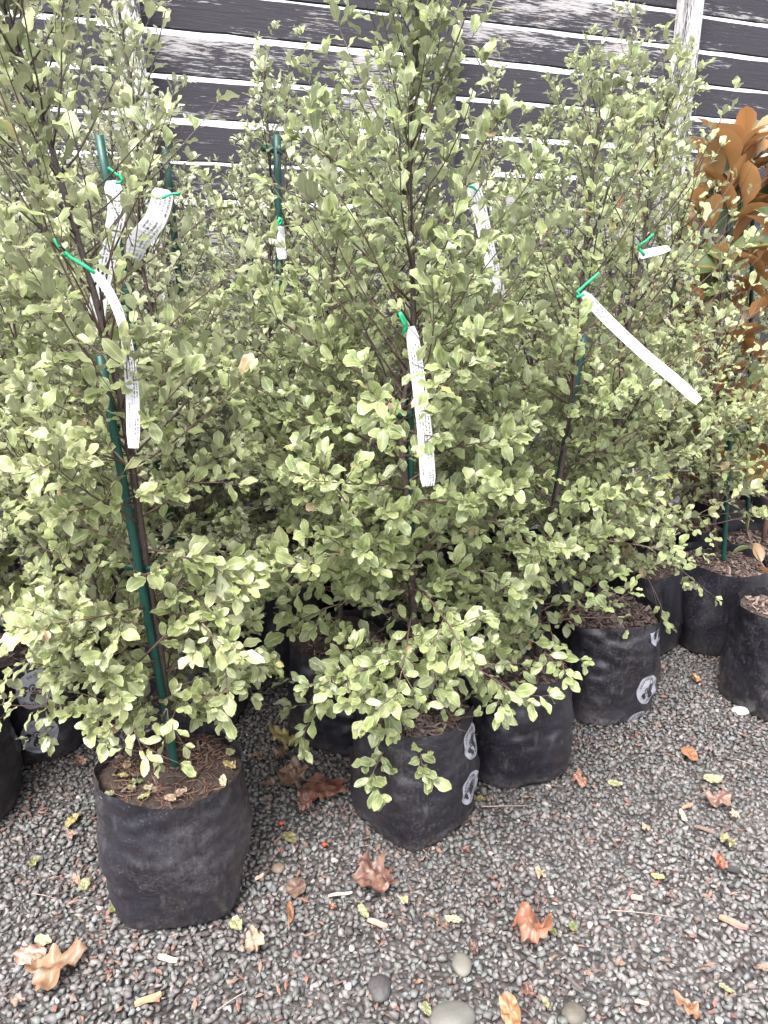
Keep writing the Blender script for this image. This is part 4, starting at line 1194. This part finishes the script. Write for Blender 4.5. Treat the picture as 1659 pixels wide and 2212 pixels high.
# leaves lying on the soil of the front left bag
sb = pA.bag
SL = [(262, 1680, 34, (.42, .36, .15), 'yellow leaf at the left rim of the front left bag'), (285, 1705, 26, OLV, 'olive leaf low on the left soil of the front left bag'), (232, 1720, 30, PGR, 'pale leaf on the rim corner of the front left bag'),
      (312, 1722, 26, (.36, .4, .16), 'round pale green leaf at the front rim of the front left bag'), (295, 1692, 28, GRN, 'green leaf on the soil of the front left bag'), (325, 1705, 28, (.5, .46, .3), 'cream leaf on the front soil of the front left bag'),
      (368, 1728, 32, (.4, .3, .2), 'tan leaf at the middle of the front rim of the front left bag'), (390, 1715, 30, (.34, .24, .17), 'brownish leaf by the front rim of the front left bag'), (482, 1690, 28, (.5, .5, .32), 'cream leaf at the right soil of the front left bag'),
      (495, 1655, 30, YEL, 'yellow leaf at the right rim of the front left bag'), (498, 1628, 30, PGR, 'pale leaf at the back right of the front left bag'), (275, 1655, 28, (.42, .33, .2), 'tan leaf at the back left of the front left bag')]
for px, py, s_, c, lb in SL:
    fallen(lb, 'oval', px, py, s_, .6, R_.uniform(0, 6), c, .4, base=gnd(px, py, sb.zs + .012), group='leaves lying on the soil of the front left bag')
def chip(label, px, py, lpx, wpx, ang, c, seed, name='wood_chip', cat='wood chip'):
    p = gnd(px, py, .013); k = depth_of(p) / FPX; L, W = lpx * k / 2, wpx * k / 2
    q = random.Random(seed); g = Geo(); n = 6; V, F = [], []
    for i in range(n + 1):
        x = L * (2 * i / n - 1); ww = W * (1 - .5 * abs(2 * i / n - 1) ** 3) * q.uniform(.8, 1.1); zz_ = .002 * math.sin(i)
        for y, z in ((-ww, 0), (ww, 0), (ww * .7, W * .9), (-ww * .8, W * .8)): V.append((x, y, z + zz_))
    for i in range(n):
        for k_ in range(4): F.append((i * 4 + k_, i * 4 + (k_ + 1) % 4, i * 4 + 4 + (k_ + 1) % 4, i * 4 + 4 + k_))
    F += [(3, 2, 1, 0), tuple(n * 4 + k_ for k_ in range(4))]
    o = mesh_obj(name, V, F, M['chip'], None, False, loc=p, col=[[a * q.uniform(.8, 1.2) for a in c] for _ in V]); o.rotation_euler = (0, q.gauss(0, .1), ang)
    tag(o, label, cat, 'wood chips and bark bits on the gravel')
chip('cream wood chip in the lower left gravel', 362, 2072, 42, 13, -.05, (.5, .4, .28), 1)
chip('tan bark strip near the bottom left', 320, 2160, 56, 16, .5, (.33, .2, .11), 2)
chip('brown bark strip at the right', 1583, 1994, 56, 16, -.5, (.24, .14, .1), 3)
chip('dark brown stick piece on the right gravel', 1532, 1796, 62, 9, -.4, (.15, .1, .075), 4)
chip('short cream wood chip between the foremost bags', 560, 1895, 22, 8, .8, (.5, .38, .26), 5)
chip('light wood splinter left of the crumpled reddish-brown leaf', 735, 1932, 52, 7, .2, (.42, .34, .27), 6)
chip('pink-brown bark piece below the crumpled reddish-brown leaf', 815, 1995, 44, 13, -.2, (.34, .2, .16), 7)
chip('pale wood chip in the middle of the right gravel', 1386, 2166, 30, 9, -.1, (.4, .28, .2), 8)
chip('pink stone-like bark chip above the middle right gravel', 1375, 1940, 24, 12, 0, (.38, .25, .19), 9)
chip('small rusty bark bit by the purplish leaf', 1485, 1742, 30, 8, .4, (.33, .16, .1), 10)
chip('black bark piece beside the red curled leaf', 1580, 1878, 34, 14, -.2, (.03, .028, .03), 11)
chip('dark bark sliver in the lower right gravel', 1240, 2125, 44, 8, -.9, (.08, .06, .055), 12)
def stick(label, pts, r, mat='dry_twig'):
    P = [gnd(a, b, .016) for a, b in pts]; g = Geo(); q = smooth_path(P, 12)
    g.tube(q, [r * (1 - .5 * i / 12) for i in range(13)], 6)
    o = g.build('twig', M[mat], None, org=P[0]); o.location = P[0]
    tag(o, label, 'twig', 'thin twigs lying on the gravel')
stick('thin pale twig at the foot of the unprinted bag', [(1040, 1742), (1090, 1741), (1140, 1740)], .0016)
stick('curved leaf stalk at the bottom left centre', [(470, 2182), (500, 2160), (535, 2140)], .0017)
stick('long thin stalk in the lower right gravel', [(1320, 1966), (1390, 1972), (1465, 1982)], .0014)
stick('fine stalk near the left bags', [(70, 1930), (100, 1935), (122, 1942)], .0012)
stick('thin twig beside the yellow leaf left of centre', [(655, 1655), (680, 1646), (700, 1636)], .0016, 'twig')
stick('thin stalk at the upper right edge of the gravel', [(1590, 1640), (1620, 1650), (1655, 1668)], .0013)
for px, py, lb in ((701, 1824, 'red berry on the gravel between the foremost bags'), (607, 1778, 'red berry beside the front left bag')):
    p = gnd(px, py, .016); V, F = [], []
    for j in range(7):
        for i in range(10):
            th, ph = 6.2832 * i / 10, math.pi * j / 6; V.append((.0055 * math.cos(th) * math.sin(ph), .0055 * math.sin(th) * math.sin(ph), .005 * math.cos(ph) - .001 * (j == 0)))
    for j in range(6):
        for i in range(10): F.append((j * 10 + i, (j + 1) * 10 + i, (j + 1) * 10 + (i + 1) % 10, j * 10 + (i + 1) % 10))
    tag(mesh_obj('berry', V, F, M['berry'], None, True, loc=p), lb, 'berry', 'red berries on the gravel')
# fine litter among the stones
V, F, C = [], [], []
rr = random.Random(77)
for _ in range(2600):
    y = rr.uniform(.9, 2.5); x = rr.uniform(-.55 * y - .1, .55 * y + .1)
    if _ % 3 == 0:                                               # drifts gathered round the bags
        b = rr.choice(bags[:12]); th = rr.uniform(0, 6.28); f = b.R + abs(rr.gauss(0, .05)); x, y = b.x + f * math.cos(th), b.y + f * math.sin(th)
    if any((x - b.x) ** 2 + (y - b.y) ** 2 < (b.R * .97) ** 2 for b in bags): continue
    L, W = rr.uniform(.003, .014), rr.uniform(.001, .005); rot = Euler((rr.gauss(0, .4), rr.gauss(0, .4), rr.uniform(0, 6.28))).to_matrix(); o = len(V)
    for dx, dy, dz in ((-1, 0, 0), (0, -1, .001), (1, 0, 0), (0, 1, .001), (0, 0, .0015)): V.append(Vector((x, y, rr.uniform(.009, .013))) + rot @ Vector((dx * L, dy * W, dz)))
    F += [(o, o + 1, o + 4), (o + 1, o + 2, o + 4), (o + 2, o + 3, o + 4), (o + 3, o, o + 4)]
    c = rr.choice((BRN, (.14, .06, .045), (.07, .04, .033), (.17, .095, .07), (.16, .07, .05), (.05, .035, .03))); C += [c] * 5
tag(mesh_obj('leaf_litter', V, F, M['chip'], None, False, col=C), kind='stuff')
